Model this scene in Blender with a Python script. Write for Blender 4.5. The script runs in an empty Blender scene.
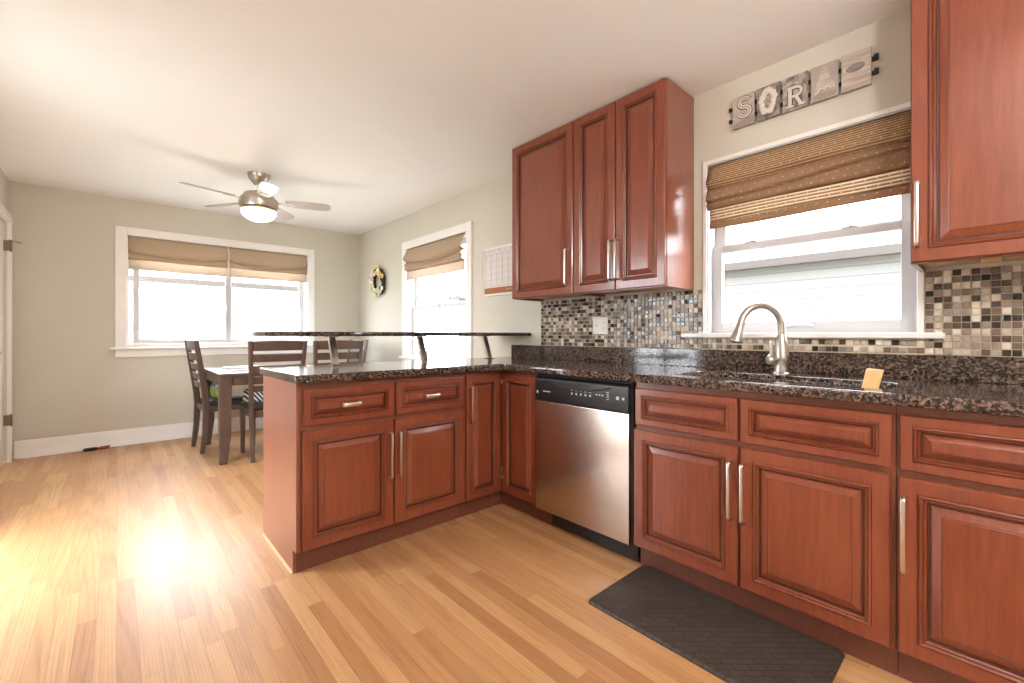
import bpy, bmesh, math, random
from mathutils import Vector, Matrix
random.seed(7)
PI = math.pi
scene = bpy.context.scene
COL = scene.collection

# ------------------------------------------------------------------ camera
TH = 0.7328
CAMH = 1.093
cd = bpy.data.cameras.new('camera')
cd.sensor_width = 36.0
cd.lens = 439.1275 / 1024 * 36
cd.shift_y = (334.93 - 341.5) / 1024
cd.clip_start = 0.05
cam = bpy.data.objects.new('camera', cd)
cam.location = (0, 0, CAMH)
cam.rotation_euler = (PI / 2, 0, -TH)
COL.objects.link(cam)
scene.camera = cam

# ------------------------------------------------------------------ colour, sky, sun, lamps
scene.view_settings.view_transform = 'Standard'
scene.view_settings.look = 'None'
scene.view_settings.exposure = 0.60
scene.view_settings.gamma = 1.0
scene.view_settings.use_curve_mapping = False
scene.cycles.use_denoising = True
scene.cycles.max_bounces = 10
scene.cycles.diffuse_bounces = 6
scene.cycles.transparent_max_bounces = 16
scene.cycles.sample_clamp_indirect = 8.0
SKY = 14.0
wd = bpy.data.worlds.new('sky')
scene.world = wd
wd.use_nodes = True
wd.node_tree.nodes['Background'].inputs[0].default_value = (0.915, 0.975, 1.04, 1)
wd.node_tree.nodes['Background'].inputs[1].default_value = SKY


def lamp(name, kind, loc, rot, power, color, **kw):
    l = bpy.data.lights.new(name, kind)
    l.energy = power
    l.color = color
    for k, v in kw.items():
        setattr(l, k, v)
    o = bpy.data.objects.new(name, l)
    o.location = loc
    o.rotation_euler = rot
    COL.objects.link(o)
    return o


def portal(name, loc, rot, sx, sy):
    o = lamp(name, 'AREA', loc, rot, 0.0, (1, 1, 1), shape='RECTANGLE', size=sx, size_y=sy)
    o.data.cycles.is_portal = True


# room dimensions (metres)
W, D, L, RY, H = 2.431, 5.805, -0.70, -2.0, 2.442
XF, YP = 1.798, 2.102
WT = 0.14
# openings: (a0, a1, z0, z1)
WIN_BACK = (0.075, 1.775, 0.99, 2.085)
WIN_SINK = (0.226, 1.083, 1.09, 2.03)
WIN_SIDE = (3.325, 4.47, 0.84, 2.055)
PATIO = (2.55, 3.6, 0.03, 2.1)
portal('skylight_guide_back', ((WIN_BACK[0] + WIN_BACK[1]) / 2, D + WT + .02, 1.54), (-PI / 2, 0, 0), 1.7, 1.1)
portal('skylight_guide_sink', (W + WT + .02, .655, 1.56), (0, PI / 2, 0), .94, .86)
portal('skylight_guide_side', (W + WT + .02, 3.9, 1.45), (0, PI / 2, 0), 1.22, 1.15)
portal('skylight_guide_patio', (L - WT - .02, (PATIO[0] + PATIO[1]) / 2, 1.06), (0, -PI / 2, 0), 2.07, PATIO[1] - PATIO[0])
FILL_GLOBES = [(0.60, -0.50), (0.30, -1.45)]      # globes added for fill light, above and behind the camera (x, y)
FILL_STRENGTH = 82.0
FAN_WATT = 4.0


# ------------------------------------------------------------------ helpers
def tag(o, label=None, cat=None, group=None, kind=None):
    if label: o['label'] = label
    if cat: o['category'] = cat
    if group: o['group'] = group
    if kind: o['kind'] = kind
    return o


def empty(name, loc, label=None, cat=None, group=None, kind=None, rz=0):
    o = bpy.data.objects.new(name, None)
    o.empty_display_size = .05
    o.location = loc
    o.rotation_euler = (0, 0, rz)
    COL.objects.link(o)
    return tag(o, label, cat, group, kind)


class MB:
    """collects shapes in world coordinates; build() links them as one mesh object"""
    def __init__(s):
        s.bm = bmesh.new()

    def face(s, vs, m=0):
        try:
            f = s.bm.faces.new(vs)
            f.material_index = m
            return f
        except ValueError:
            return None

    def box(s, x0, x1, y0, y1, z0, z1, m=0):
        v = [s.bm.verts.new((x, y, z)) for x in (x0, x1) for y in (y0, y1) for z in (z0, z1)]
        for q in ((0, 1, 3, 2), (4, 6, 7, 5), (0, 4, 5, 1), (2, 3, 7, 6), (0, 2, 6, 4), (1, 5, 7, 3)):
            s.face([v[i] for i in q], m)
        return s

    def prism(s, poly, fn, a, b, m=0):
        """poly: 2-D points, fn(p, q, t) -> xyz, extruded t from a to b"""
        A = [s.bm.verts.new(fn(p, q, a)) for p, q in poly]
        B = [s.bm.verts.new(fn(p, q, b)) for p, q in poly]
        n = len(poly)
        s.face(A, m)
        s.face(B[::-1], m)
        for i in range(n):
            s.face([A[i], A[(i + 1) % n], B[(i + 1) % n], B[i]], m)
        return s

    def loft(s, rings, m=0, cap=True, closed=False):
        R = [[s.bm.verts.new(p) for p in r] for r in rings]
        n = len(R[0])
        k = len(R)
        for i in range(k if closed else k - 1):
            a, b = R[i], R[(i + 1) % k]
            for j in range(n):
                s.face([a[j], a[(j + 1) % n], b[(j + 1) % n], b[j]], m)
        if cap and not closed:
            s.face(R[0], m)
            s.face(R[-1][::-1], m)
        return s

    def tube(s, pts, r, seg=12, m=0, sect=None, up=None, closed=False):
        """sweep a circle (or the 2-D section sect) along pts"""
        pts = [Vector(p) for p in pts]
        n = len(pts)
        rr = r if isinstance(r, (list, tuple)) else [r] * n
        rings = []
        nrm = None
        for i, p in enumerate(pts):
            if closed:
                t = (pts[(i + 1) % n] - pts[i - 1]).normalized()
            elif i == 0:
                t = (pts[1] - p).normalized()
            elif i == n - 1:
                t = (p - pts[i - 1]).normalized()
            else:
                t = ((pts[i + 1] - p).normalized() + (p - pts[i - 1]).normalized()).normalized()
            if nrm is None:
                u = Vector(up) if up else (Vector((0, 0, 1)) if abs(t.z) < .9 else Vector((1, 0, 0)))
                nrm = (u - t * u.dot(t)).normalized()
            else:
                nrm = (nrm - t * nrm.dot(t)).normalized()
            b = t.cross(nrm)
            if sect:
                rings.append([p + (nrm * a + b * c) * rr[i] for a, c in sect])
            else:
                rings.append([p + (nrm * math.cos(2 * PI * j / seg) + b * math.sin(2 * PI * j / seg)) * rr[i] for j in range(seg)])
        return s.loft(rings, m, True, closed)

    def lathe(s, prof, c=(0, 0, 0), seg=32, m=0, mat=None):
        """prof: (radius, height) from bottom to top about +z at c, optional rotation matrix"""
        rings = []
        for r, z in prof:
            ring = []
            for j in range(seg):
                p = Vector((max(r, 1e-4) * math.cos(2 * PI * j / seg), max(r, 1e-4) * math.sin(2 * PI * j / seg), z))
                if mat: p = mat @ p
                ring.append(p + Vector(c))
            rings.append(ring)
        return s.loft(rings, m, True)

    def blob(s, c, rx, ry, rz, seg=16, rings=10, m=0, mat=None, jit=0):
        R = []
        for i in range(rings + 1):
            a = -PI / 2 + PI * i / rings
            ring = []
            for j in range(seg):
                k = 1 + jit * (random.random() - .5)
                p = Vector((rx * max(math.cos(a), .01) * math.cos(2 * PI * j / seg) * k, ry * max(math.cos(a), .01) * math.sin(2 * PI * j / seg) * k, rz * math.sin(a) * k))
                if mat: p = mat @ p
                ring.append(p + Vector(c))
            R.append(ring)
        return s.loft(R, m, True)

    def panel(s, O, U, V, N, w, h, rings, m=0):
        """a board with a moulded front: rings of (inset, depth, material index of the band that leads to it)"""
        O, U, V, N = Vector(O), Vector(U), Vector(V), Vector(N)
        prev = None
        for ins, d, mi in rings:
            q = [s.bm.verts.new(O + U * u + V * v + N * d) for u, v in ((ins, ins), (w - ins, ins), (w - ins, h - ins), (ins, h - ins))]
            if prev is None:
                s.face(q[::-1], m)
            else:
                for j in range(4):
                    s.face([prev[j], prev[(j + 1) % 4], q[(j + 1) % 4], q[j]], mi)
            prev = q
        s.face(prev, m)
        return s

    def build(s, name, mats, parent=None, bevel=0.0, sharp=0.6, seg=2, subsurf=0, origin=None, solid=0):
        bm = s.bm
        bmesh.ops.recalc_face_normals(bm, faces=bm.faces[:])
        for f in bm.faces: f.smooth = True
        for e in bm.edges:
            if len(e.link_faces) == 2 and e.calc_face_angle(0) > sharp: e.smooth = False
        if not isinstance(mats, (list, tuple)): mats = [mats]
        if parent is not None:
            off = Vector((0, 0, 0))
            p = parent
            while p is not None:
                off += p.location
                p = p.parent
            loc = Vector((0, 0, 0))
        else:
            xs = [v.co for v in bm.verts]
            off = Vector(origin) if origin else Vector(((min(v.x for v in xs) + max(v.x for v in xs)) / 2, (min(v.y for v in xs) + max(v.y for v in xs)) / 2, min(v.z for v in xs)))
            loc = off
        bmesh.ops.translate(bm, vec=-off, verts=bm.verts[:])
        me = bpy.data.meshes.new(name)
        bm.to_mesh(me)
        bm.free()
        for mt in mats: me.materials.append(mt)
        o = bpy.data.objects.new(name, me)
        COL.objects.link(o)
        o.location = loc
        if parent is not None: o.parent = parent
        if subsurf:
            md = o.modifiers.new('smooth', 'SUBSURF'); md.levels = subsurf; md.render_levels = subsurf
        if solid:
            md = o.modifiers.new('thickness', 'SOLIDIFY'); md.thickness = solid; md.offset = 0
        if bevel:
            md = o.modifiers.new('edge', 'BEVEL'); md.width = bevel; md.segments = seg; md.limit_method = 'ANGLE'; md.angle_limit = .6
            md.harden_normals = True
        return o


def box(*a, m=0):
    return MB().box(*a, m=m)


def copy_tree(o, parent=None):
    c = o.copy()
    COL.objects.link(c)
    if parent is not None: c.parent = parent
    for ch in list(o.children): copy_tree(ch, c)
    return c


def fillet(poly, radii, n=6):
    """round the corners of a 2-D polygon"""
    out = []
    k = len(poly)
    for i in range(k):
        p = Vector(poly[i]); a = Vector(poly[i - 1]); b = Vector(poly[(i + 1) % k])
        r = radii[i] if isinstance(radii, (list, tuple)) else radii
        if r <= 0:
            out.append(tuple(p)); continue
        da, db = (a - p).normalized(), (b - p).normalized()
        for t in range(n + 1):
            u = t / n
            q = p + da * r * (1 - u) ** 2 + db * r * u ** 2
            out.append((q.x, q.y))
    return out


# ------------------------------------------------------------------ materials
class NT:
    def __init__(s, name):
        s.m = bpy.data.materials.new(name)
        s.m.use_nodes = True
        s.t = s.m.node_tree
        s.b = s.t.nodes['Principled BSDF']
        s.out = s.t.nodes['Material Output']
        s._co = None

    def n(s, typ, **kw):
        x = s.t.nodes.new(typ)
        for k, v in kw.items(): setattr(x, k, v)
        return x

    def l(s, a, b):
        s.t.links.new(a, b)

    def co(s):
        if s._co is None:
            s._co = s.n('ShaderNodeTexCoord')
        return s._co.outputs['Object']

    def mapping(s, scale=(1, 1, 1), rot=(0, 0, 0), loc=(0, 0, 0)):
        mp = s.n('ShaderNodeMapping')
        mp.inputs['Scale'].default_value = scale
        mp.inputs['Rotation'].default_value = rot
        mp.inputs['Location'].default_value = loc
        s.l(s.co(), mp.inputs['Vector'])
        return mp.outputs[0]

    def noise(s, vec, scale=5, detail=4, rough=.55, dist=0):
        x = s.n('ShaderNodeTexNoise')
        x.inputs['Scale'].default_value = scale
        x.inputs['Detail'].default_value = detail
        x.inputs['Roughness'].default_value = rough
        x.inputs['Distortion'].default_value = dist
        if vec is not None: s.l(vec, x.inputs['Vector'])
        return x.outputs['Fac']

    def ramp(s, fac, stops, interp='LINEAR'):
        r = s.n('ShaderNodeValToRGB')
        r.color_ramp.interpolation = interp
        els = r.color_ramp.elements
        while len(els) < len(stops): els.new(.5)
        for e, (p, c) in zip(els, stops):
            e.position = p
            e.color = (*c, 1) if len(c) == 3 else c
        s.l(fac, r.inputs[0])
        return r.outputs[0]

    def math(s, op, a, b=None, c=None):
        x = s.n('ShaderNodeMath', operation=op)
        for i, v in enumerate((a, b, c)):
            if v is None: continue
            if isinstance(v, (int, float)): x.inputs[i].default_value = v
            else: s.l(v, x.inputs[i])
        return x.outputs[0]

    def mix(s, fac, a, b, blend='MIX'):
        x = s.n('ShaderNodeMix', data_type='RGBA', blend_type=blend)
        for sock, v in ((x.inputs[0], fac), (x.inputs[6], a), (x.inputs[7], b)):
            if isinstance(v, (int, float)): sock.default_value = v
            elif isinstance(v, tuple): sock.default_value = (*v, 1) if len(v) == 3 else v
            else: s.l(v, sock)
        return x.outputs[2]

    def xyz(s, vec=None):
        x = s.n('ShaderNodeSeparateXYZ')
        s.l(vec if vec is not None else s.co(), x.inputs[0])
        return x.outputs

    def set(s, **kw):
        for k, v in kw.items():
            sock = s.b.inputs[k]
            if isinstance(v, (int, float)): sock.default_value = v
            elif isinstance(v, tuple): sock.default_value = (*v, 1) if len(v) == 3 and sock.type == 'RGBA' else v
            else: s.l(v, sock)
        return s

    def bump(s, h, strength=.2, dist=.01):
        b = s.n('ShaderNodeBump')
        b.inputs['Strength'].default_value = strength
        b.inputs['Distance'].default_value = dist
        s.l(h, b.inputs['Height'])
        s.l(b.outputs[0], s.b.inputs['Normal'])
        return s


def plain(name, col, rough=.5, metal=0.0, var=.06, scale=6, bump=0, spec=.5, coat=0):
    t = NT(name)
    f = t.noise(t.mapping(), scale, 3)
    lo = tuple(max(0, c * (1 - var)) for c in col)
    hi = tuple(min(1, c * (1 + var)) for c in col)
    t.set(**{'Base Color': t.ramp(f, [(.3, lo), (.7, hi)]), 'Roughness': rough, 'Metallic': metal, 'Specular IOR Level': spec, 'Coat Weight': coat})
    if bump: t.bump(t.noise(t.mapping(), 180, 2), bump, .002)
    return t.m


def wood(name, lo, hi, grain=(28, 28, 2.2), rough=.28, coat=.35, blot=3.0, spec=.5, cr=.12):
    t = NT(name)
    g = t.noise(t.mapping(grain), 2.2, 6, .6, .6)
    b = t.noise(t.mapping((1, 1, .6)), blot, 3, .5)
    f = t.math('ADD', t.math('MULTIPLY', g, .55), t.math('MULTIPLY', b, .45))
    t.set(**{'Base Color': t.ramp(f, [(.34, lo), (.66, hi)]), 'Roughness': rough, 'Coat Weight': coat, 'Coat Roughness': cr, 'Specular IOR Level': spec})
    t.bump(g, .05, .002)
    return t.m


M = {}
M['wall'] = plain('wall_paint', (.60, .565, .485), .7, var=.02, scale=1.5, bump=.05)
M['ceiling'] = plain('ceiling_paint', (.88, .875, .87), .8, var=.015, scale=1.2)
M['white'] = plain('white_trim_paint', (.84, .81, .78), .35, var=.015)
M['vinyl'] = plain('white_vinyl', (.53, .52, .53), .35, var=.01)
M['cherry'] = wood('cherry_stain', (.165, .034, .015), (.255, .068, .031))
M['cherry_end'] = wood('cherry_veneer', (.205, .052, .026), (.275, .085, .044), (40, 40, 1.4), .36, .9, cr=.24)
M['glaze'] = wood('dark_glaze', (.055, .012, .006), (.10, .026, .013), rough=.35)
M['frame'] = wood('cherry_face_frame', (.16, .042, .02), (.23, .066, .032), rough=.35)
M['kick'] = wood('toe_kick_stain', (.12, .035, .02), (.17, .05, .028), rough=.45)
M['maple'] = wood('unstained_maple', (.50, .30, .16), (.60, .38, .22), rough=.5, coat=0)
M['espresso'] = wood('espresso_wood', (.062, .036, .026), (.115, .068, .05), (20, 20, 3), .38, .15)
M['leather'] = plain('black_leather', (.03, .024, .022), .38, var=.2, bump=.1)
M['nickel'] = plain('brushed_nickel', (.66, .60, .54), .28, 1.0, .05, 30)
M['bronze'] = plain('brushed_nickel_warm', (.53, .48, .44), .31, 1.0, .05, 30)
M['chrome'] = plain('polished_steel', (.72, .70, .68), .24, 1.0, .03)
M['black'] = plain('black_plastic', (.010, .009, .009), .35, var=.1)
M['blackmatte'] = plain('black_matte', (.015, .014, .013), .6, var=.15)
M['plate'] = plain('ivory_plastic', (.74, .70, .64), .4, var=.02)
M['grey'] = plain('grey_marking', (.55, .55, .53), .5, var=.02)
M['hinge'] = plain('dark_hinge_metal', (.20, .15, .11), .4, 1.0)
M['brass'] = plain('aged_brass', (.50, .36, .20), .35, 1.0)
M['block'] = wood('pale_beech', (.66, .40, .17), (.76, .50, .24), rough=.5, coat=0)
M['bladefinish'] = wood('silver_blade_laminate', (.34, .28, .255), (.42, .36, .33), (3, 20, 3), .4, .1)


def m_steel():
    t = NT('brushed_stainless')
    g = t.noise(t.mapping((2, 2, 300)), 2, 3)
    t.set(**{'Base Color': t.ramp(g, [(.3, (.50, .42, .37)), (.7, (.58, .50, .44))]), 'Metallic': 1.0, 'Roughness': .22})
    t.bump(g, .02, .001)
    return t.m


def m_granite():
    t = NT('brown_granite')
    v = t.mapping()
    vo = t.n('ShaderNodeTexVoronoi'); vo.inputs['Scale'].default_value = 150
    ds = t.n('ShaderNodeVectorMath', operation='MULTIPLY_ADD')
    nn = t.n('ShaderNodeTexNoise'); nn.inputs['Scale'].default_value = 70; t.l(v, nn.inputs['Vector'])
    t.l(nn.outputs['Color'], ds.inputs[0]); ds.inputs[1].default_value = (.012, .012, .012); t.l(v, ds.inputs[2])
    t.l(ds.outputs[0], vo.inputs['Vector'])
    n1 = t.noise(v, 38, 6, .75)
    n2 = t.noise(v, 210, 4, .7)
    sel = t.math('ADD', t.math('MULTIPLY', t.xyz(vo.outputs['Color'])[0], .42), t.math('ADD', t.math('MULTIPLY', n1, .42), t.math('MULTIPLY', n2, .22)))
    c = t.ramp(sel, [(.36, (.007, .006, .006)), (.48, (.028, .017, .013)), (.56, (.080, .046, .034)), (.64, (.16, .095, .070)), (.70, (.085, .070, .062)), (.80, (.32, .235, .19))])
    t.set(**{'Base Color': c, 'Roughness': .09, 'Specular IOR Level': .5})
    return t.m


def m_floor():
    t = NT('oak_strip_floor')
    x, y, z = t.xyz()
    pw = .0572
    u = t.math('DIVIDE', x, pw)
    row = t.math('FLOOR', u)
    wn = t.n('ShaderNodeTexWhiteNoise', noise_dimensions='1D'); t.l(row, wn.inputs['W'])
    yy = t.math('ADD', t.math('DIVIDE', y, .95), t.math('MULTIPLY', wn.outputs['Value'], 7.3))
    colm = t.math('FLOOR', yy)
    cmb = t.n('ShaderNodeCombineXYZ'); t.l(row, cmb.inputs[0]); t.l(colm, cmb.inputs[1])
    w2 = t.n('ShaderNodeTexWhiteNoise', noise_dimensions='2D'); t.l(cmb.outputs[0], w2.inputs['Vector'])
    tone = t.ramp(w2.outputs['Value'], [(0, (.43, .20, .078)), (.2, (.50, .25, .102)), (.7, (.545, .285, .12)), (1, (.61, .345, .155))])
    # grain, shifted per board
    off = t.n('ShaderNodeVectorMath', operation='MULTIPLY_ADD')
    t.l(w2.outputs['Color'], off.inputs[0]); off.inputs[1].default_value = (5, 9, 3)
    t.l(t.mapping((26, 1.6, 1)), off.inputs[2])
    g = t.noise(off.outputs[0], 2.0, 5, .6, .9)
    off2 = t.n('ShaderNodeVectorMath', operation='MULTIPLY_ADD')
    t.l(w2.outputs['Color'], off2.inputs[0]); off2.inputs[1].default_value = (7, 4, 0)
    t.l(t.mapping((17, .32, 1)), off2.inputs[2])
    wv = t.n('ShaderNodeTexWave', wave_type='RINGS', rings_direction='Z')
    wv.inputs['Scale'].default_value = 2.0; wv.inputs['Distortion'].default_value = 2.2; wv.inputs['Detail'].default_value = 2
    wv.inputs['Detail Scale'].default_value = .8
    t.l(off2.outputs[0], wv.inputs['Vector'])
    ring = t.ramp(wv.outputs['Fac'], [(0, (.72, .72, .72)), (.35, (1, 1, 1)), (1, (1, 1, 1))])
    gr = t.ramp(g, [(.30, (.74, .70, .66)), (.55, (1, 1, 1)), (.8, (1.0, 1.0, 1.0))])
    c = t.mix(.8, tone, gr, 'MULTIPLY')
    c = t.mix(.55, c, ring, 'MULTIPLY')
    fu = t.math('FRACT', u); fv = t.math('FRACT', yy)
    eu = t.math('MINIMUM', fu, t.math('SUBTRACT', 1, fu))
    ev = t.math('MULTIPLY', t.math('MINIMUM', fv, t.math('SUBTRACT', 1, fv)), .95 / pw)
    e = t.math('MINIMUM', eu, ev)
    gap = t.math('LESS_THAN', e, .012)
    c = t.mix(t.math('MULTIPLY', gap, .55), c, (.16, .07, .03))
    t.set(**{'Base Color': c, 'Roughness': t.math('ADD', .44, t.math('MULTIPLY', g, .10)), 'Specular IOR Level': .65, 'Coat Weight': .34, 'Coat Roughness': .24})
    t.bump(t.math('SUBTRACT', t.math('MULTIPLY', g, .25), gap), .06, .002)
    return t.m


def m_weave(name, period, c0, c1, c2, trans, dots=True):
    """woven grass cloth: horizontal reeds, stitched dots, some light passes through"""
    t = NT(name)
    x, y, z = t.xyz()
    along = t.math('ADD', x, y)
    n = t.noise(t.mapping((9, 9, 240)), 1.0, 3)
    st = t.math('FRACT', t.math('ADD', t.math('DIVIDE', z, period), t.math('MULTIPLY', n, .22)))
    reed = t.ramp(st, [(0, c0), (.42, c1), (.60, c2), (.80, c1), (1, c0)])
    fl = t.noise(t.mapping((60, 60, 500)), 1.0, 2)
    c = t.mix(.5, reed, t.ramp(fl, [(.3, (.55, .5, .45)), (.7, (1, 1, 1))]), 'MULTIPLY')
    if dots:
        fa = t.math('ABSOLUTE', t.math('SUBTRACT', t.math('FRACT', t.math('DIVIDE', along, .042)), .5))
        fz = t.math('ABSOLUTE', t.math('SUBTRACT', t.math('FRACT', t.math('DIVIDE', z, .032)), .5))
        d = t.math('MULTIPLY', t.math('LESS_THAN', fa, .05), t.math('LESS_THAN', fz, .07))
        c = t.mix(d, c, (.80, .70, .56))
    t.set(**{'Base Color': c, 'Roughness': .8, 'Specular IOR Level': .2})
    tr = t.n('ShaderNodeBsdfTranslucent'); t.l(c, tr.inputs['Color'])
    mx = t.n('ShaderNodeMixShader')
    mx.inputs[0].default_value = trans
    t.l(t.b.outputs[0], mx.inputs[1]); t.l(tr.outputs[0], mx.inputs[2]); t.l(mx.outputs[0], t.out.inputs['Surface'])
    t.bump(st, .25, .003)
    return t.m


def m_glass():
    t = NT('window_glass')
    tr = t.n('ShaderNodeBsdfTransparent'); tr.inputs[0].default_value = (.96, .97, .97, 1)
    gl = t.n('ShaderNodeBsdfGlossy'); gl.inputs['Roughness'].default_value = .02
    mx = t.n('ShaderNodeMixShader')
    mx.inputs[0].default_value = .05; t.l(tr.outputs[0], mx.inputs[1]); t.l(gl.outputs[0], mx.inputs[2])
    t.l(mx.outputs[0], t.out.inputs['Surface'])
    return t.m


def m_emit(name, col, strength):
    t = NT(name)
    t.set(**{'Base Color': (.8, .78, .74), 'Roughness': .3, 'Emission Color': col, 'Emission Strength': strength})
    return t.m


def m_mat():
    t = NT('charcoal_cushion_vinyl')
    br = t.n('ShaderNodeTexBrick', offset=.5)
    br.inputs['Scale'].default_value = 1.0
    br.inputs['Brick Width'].default_value = .052
    br.inputs['Row Height'].default_value = .026
    br.inputs['Mortar Size'].default_value = .0016
    br.inputs['Color1'].default_value = (.046, .034, .028, 1)
    br.inputs['Color2'].default_value = (.062, .047, .039, 1)
    br.inputs['Mortar'].default_value = (.018, .013, .011, 1)
    t.l(t.mapping(rot=(0, 0, .75)), br.inputs['Vector'])
    n = t.noise(t.mapping(), 220, 2)
    t.set(**{'Base Color': br.outputs['Color'], 'Roughness': .5, 'Specular IOR Level': .35})
    t.bump(t.math('SUBTRACT', t.math('MULTIPLY', n, .3), br.outputs['Fac']), .5, .003)
    return t.m


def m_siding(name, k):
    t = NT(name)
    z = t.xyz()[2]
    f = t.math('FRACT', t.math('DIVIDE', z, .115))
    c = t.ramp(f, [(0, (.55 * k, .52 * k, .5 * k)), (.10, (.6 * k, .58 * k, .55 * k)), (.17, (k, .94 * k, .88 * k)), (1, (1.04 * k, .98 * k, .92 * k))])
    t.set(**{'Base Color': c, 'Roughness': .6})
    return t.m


def m_picture(name, lo, hi, scale, stretch=(1, 1, 1), thr=(.35, .65)):
    t = NT(name)
    n = t.noise(t.mapping(stretch), scale, 5, .6, .4)
    t.set(**{'Base Color': t.ramp(n, [(thr[0], lo), (thr[1], hi)]), 'Roughness': .45})
    return t.m


M['steel'] = m_steel()
M['granite'] = m_granite()
M['floor'] = m_floor()
M['glass'] = m_glass()
M['mat'] = m_mat()
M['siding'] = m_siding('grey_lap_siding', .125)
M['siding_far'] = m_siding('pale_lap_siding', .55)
M['weave_fine'] = m_weave('woven_shade_fine', .0115, (.22, .115, .06), (.46, .29, .165), (.80, .60, .38), .30)
M['weave_plain'] = m_weave('woven_shade_plain', .005, (.30, .175, .10), (.40, .25, .15), (.46, .30, .19), .25)
M['weave_lightleak'] = m_weave('woven_shade_lightleak', .0155, (.18, .10, .055), (.60, .44, .29), (.98, .93, .80), .45)  # bright stripes paint the daylight leaking between the reeds into the colour
M['straw_fine'] = m_weave('grass_shade_fine', .006, (.46, .345, .245), (.58, .455, .335), (.68, .55, .42), .26, False)
M['straw_open'] = m_weave('grass_shade_open', .010, (.50, .40, .32), (.70, .60, .50), (.86, .77, .67), .50, False)
M['globe'] = m_emit('frosted_globe', (1, .90, .76), 10.0)
M['fill_glow'] = m_emit('fill_globe_emission', (1, .98, .96), FILL_STRENGTH)  # glow of the added fill globes


# ------------------------------------------------------------------ room shell
def struct(name, mb, mats, parent=None, **kw):
    o = mb.build(name, mats, parent, **kw)
    if parent is None: o['kind'] = 'structure'
    return o


def wall_with_holes(name, fn, a0, a1, z0, z1, t0, t1, holes, mat):
    """fn(a, t, z) -> xyz; fills a rectangle around its openings"""
    mb = MB()
    As = sorted({a0, a1, *[h[0] for h in holes], *[h[1] for h in holes]})
    Zs = sorted({z0, z1, *[h[2] for h in holes], *[h[3] for h in holes]})
    def inside(a, z): return any(h[0] < a < h[1] and h[2] < z < h[3] for h in holes)
    nA, nZ = len(As) - 1, len(Zs) - 1
    solid = [[not inside((As[i] + As[i + 1]) / 2, (Zs[j] + Zs[j + 1]) / 2) for j in range(nZ)] for i in range(nA)]
    cache = {}
    def V(a, t, z):
        k = (a, t, z)
        if k not in cache: cache[k] = mb.bm.verts.new(fn(a, t, z))
        return cache[k]
    for i in range(nA):
        for j in range(nZ):
            if not solid[i][j]: continue
            a, b, c, d = As[i], As[i + 1], Zs[j], Zs[j + 1]
            for t in (t0, t1):
                mb.face([V(a, t, c), V(b, t, c), V(b, t, d), V(a, t, d)])
            for (di, dj, p, q) in ((-1, 0, (a, c), (a, d)), (1, 0, (b, c), (b, d)), (0, -1, (a, c), (b, c)), (0, 1, (a, d), (b, d))):
                ii, jj = i + di, j + dj
                if not (0 <= ii < nA and 0 <= jj < nZ) or not solid[ii][jj]:
                    mb.face([V(p[0], t0, p[1]), V(q[0], t0, q[1]), V(q[0], t1, q[1]), V(p[0], t1, p[1])])
    return struct(name, mb, mat)


struct('floor', box(L - WT, W + WT, RY - WT, D + WT, -.06, 0), M['floor'], origin=(0, 0, 0))
struct('ceiling', box(L - WT, W + WT, RY - WT, D + WT, H, H + .1), M['ceiling'])
wall_with_holes('wall_back', lambda a, t, z: (a, t, z), L - WT, W + WT, 0, H, D, D + WT, [WIN_BACK], M['wall'])
wall_with_holes('wall_right', lambda a, t, z: (t, a, z), RY, D, 0, H, W, W + WT, [WIN_SINK, WIN_SIDE], M['wall'])
DOOR_Y = (5.06, 5.70)
wall_with_holes('wall_left', lambda a, t, z: (t, a, z), RY, D, 0, H, L, L - WT, [PATIO, (DOOR_Y[0], DOOR_Y[1], 0, 2.055)], M['wall'])
struct('wall_rear', box(L - WT, W + WT, RY - WT, RY, 0, H), M['wall'])


def baseboard(name, prof_fn, a, b):
    poly = [(0, 0), (.022, 0), (.022, .018), (.014, .030), (.014, .118), (.009, .138), (.006, .155), (0, .158)]
    return struct(name, MB().prism(poly, prof_fn, a, b), M['white'])


baseboard('baseboard_back', lambda p, q, t: (t, D - p, q), L + .03, W)
baseboard('baseboard_right', lambda p, q, t: (W - p, t, q), 2.75, D - .03)
baseboard('baseboard_left', lambda p, q, t: (L + p, t, q), RY, PATIO[0] - .09)

# ---- door in the left wall (a sliver at the frame's edge)
door = empty('door_1', (L, 5.38, 0), 'white panelled door with brass hinges at the far left corner', None, None, 'structure')
y0, y1 = DOOR_Y
cs = MB()
prof = [(0, 0), (.024, 0), (.028, .012), (.022, .03), (.016, .08), (.012, .092), (0, .092)]
cs.prism(prof, lambda p, q, t: (L + p, y1 + q, t), 0, 2.06)
cs.prism(prof, lambda p, q, t: (L + p, y0 - q, t), 0, 2.06)
cs.prism(prof, lambda p, q, t: (L + p, t, 2.055 + q), y0 - .092, y1 + .092)
cs.build('door_casing', M['white'], door)
sl = MB()
sl.box(L - .055, L - .02, y0 + .004, y1 - .004, .01, 2.05)
pr = [(0, -.002, 0), (.012, .004, 0), (.03, -.008, 0), (.055, -.002, 0)]
for z0, z1 in ((.22, .80), (.95, 1.93)):
    sl.panel((L - .02, y1 - .11, z0), (0, -1, 0), (0, 0, 1), (1, 0, 0), y1 - y0 - .22, z1 - z0, pr)
sl.build('door_slab', M['white'], door)
for z in (.36, 1.86):
    hb = box(L - .02, L + .022, y1 - .010, y1 - .002, z - .045, z + .045)
    hb.tube([(L + .024, y1 - .006, z - .05), (L + .024, y1 - .006, z + .05)], .007, 8)
    hb.build('hinge', M['hinge'], door)
MB().tube([(L + .008, y1 - .0, 1.91), (L + .03, y1 + .01, 1.905), (L + .075, y1 + .04, 1.90)], [.006, .006, .010], 8).build('hinge_stop', M['brass'], door)
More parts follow.
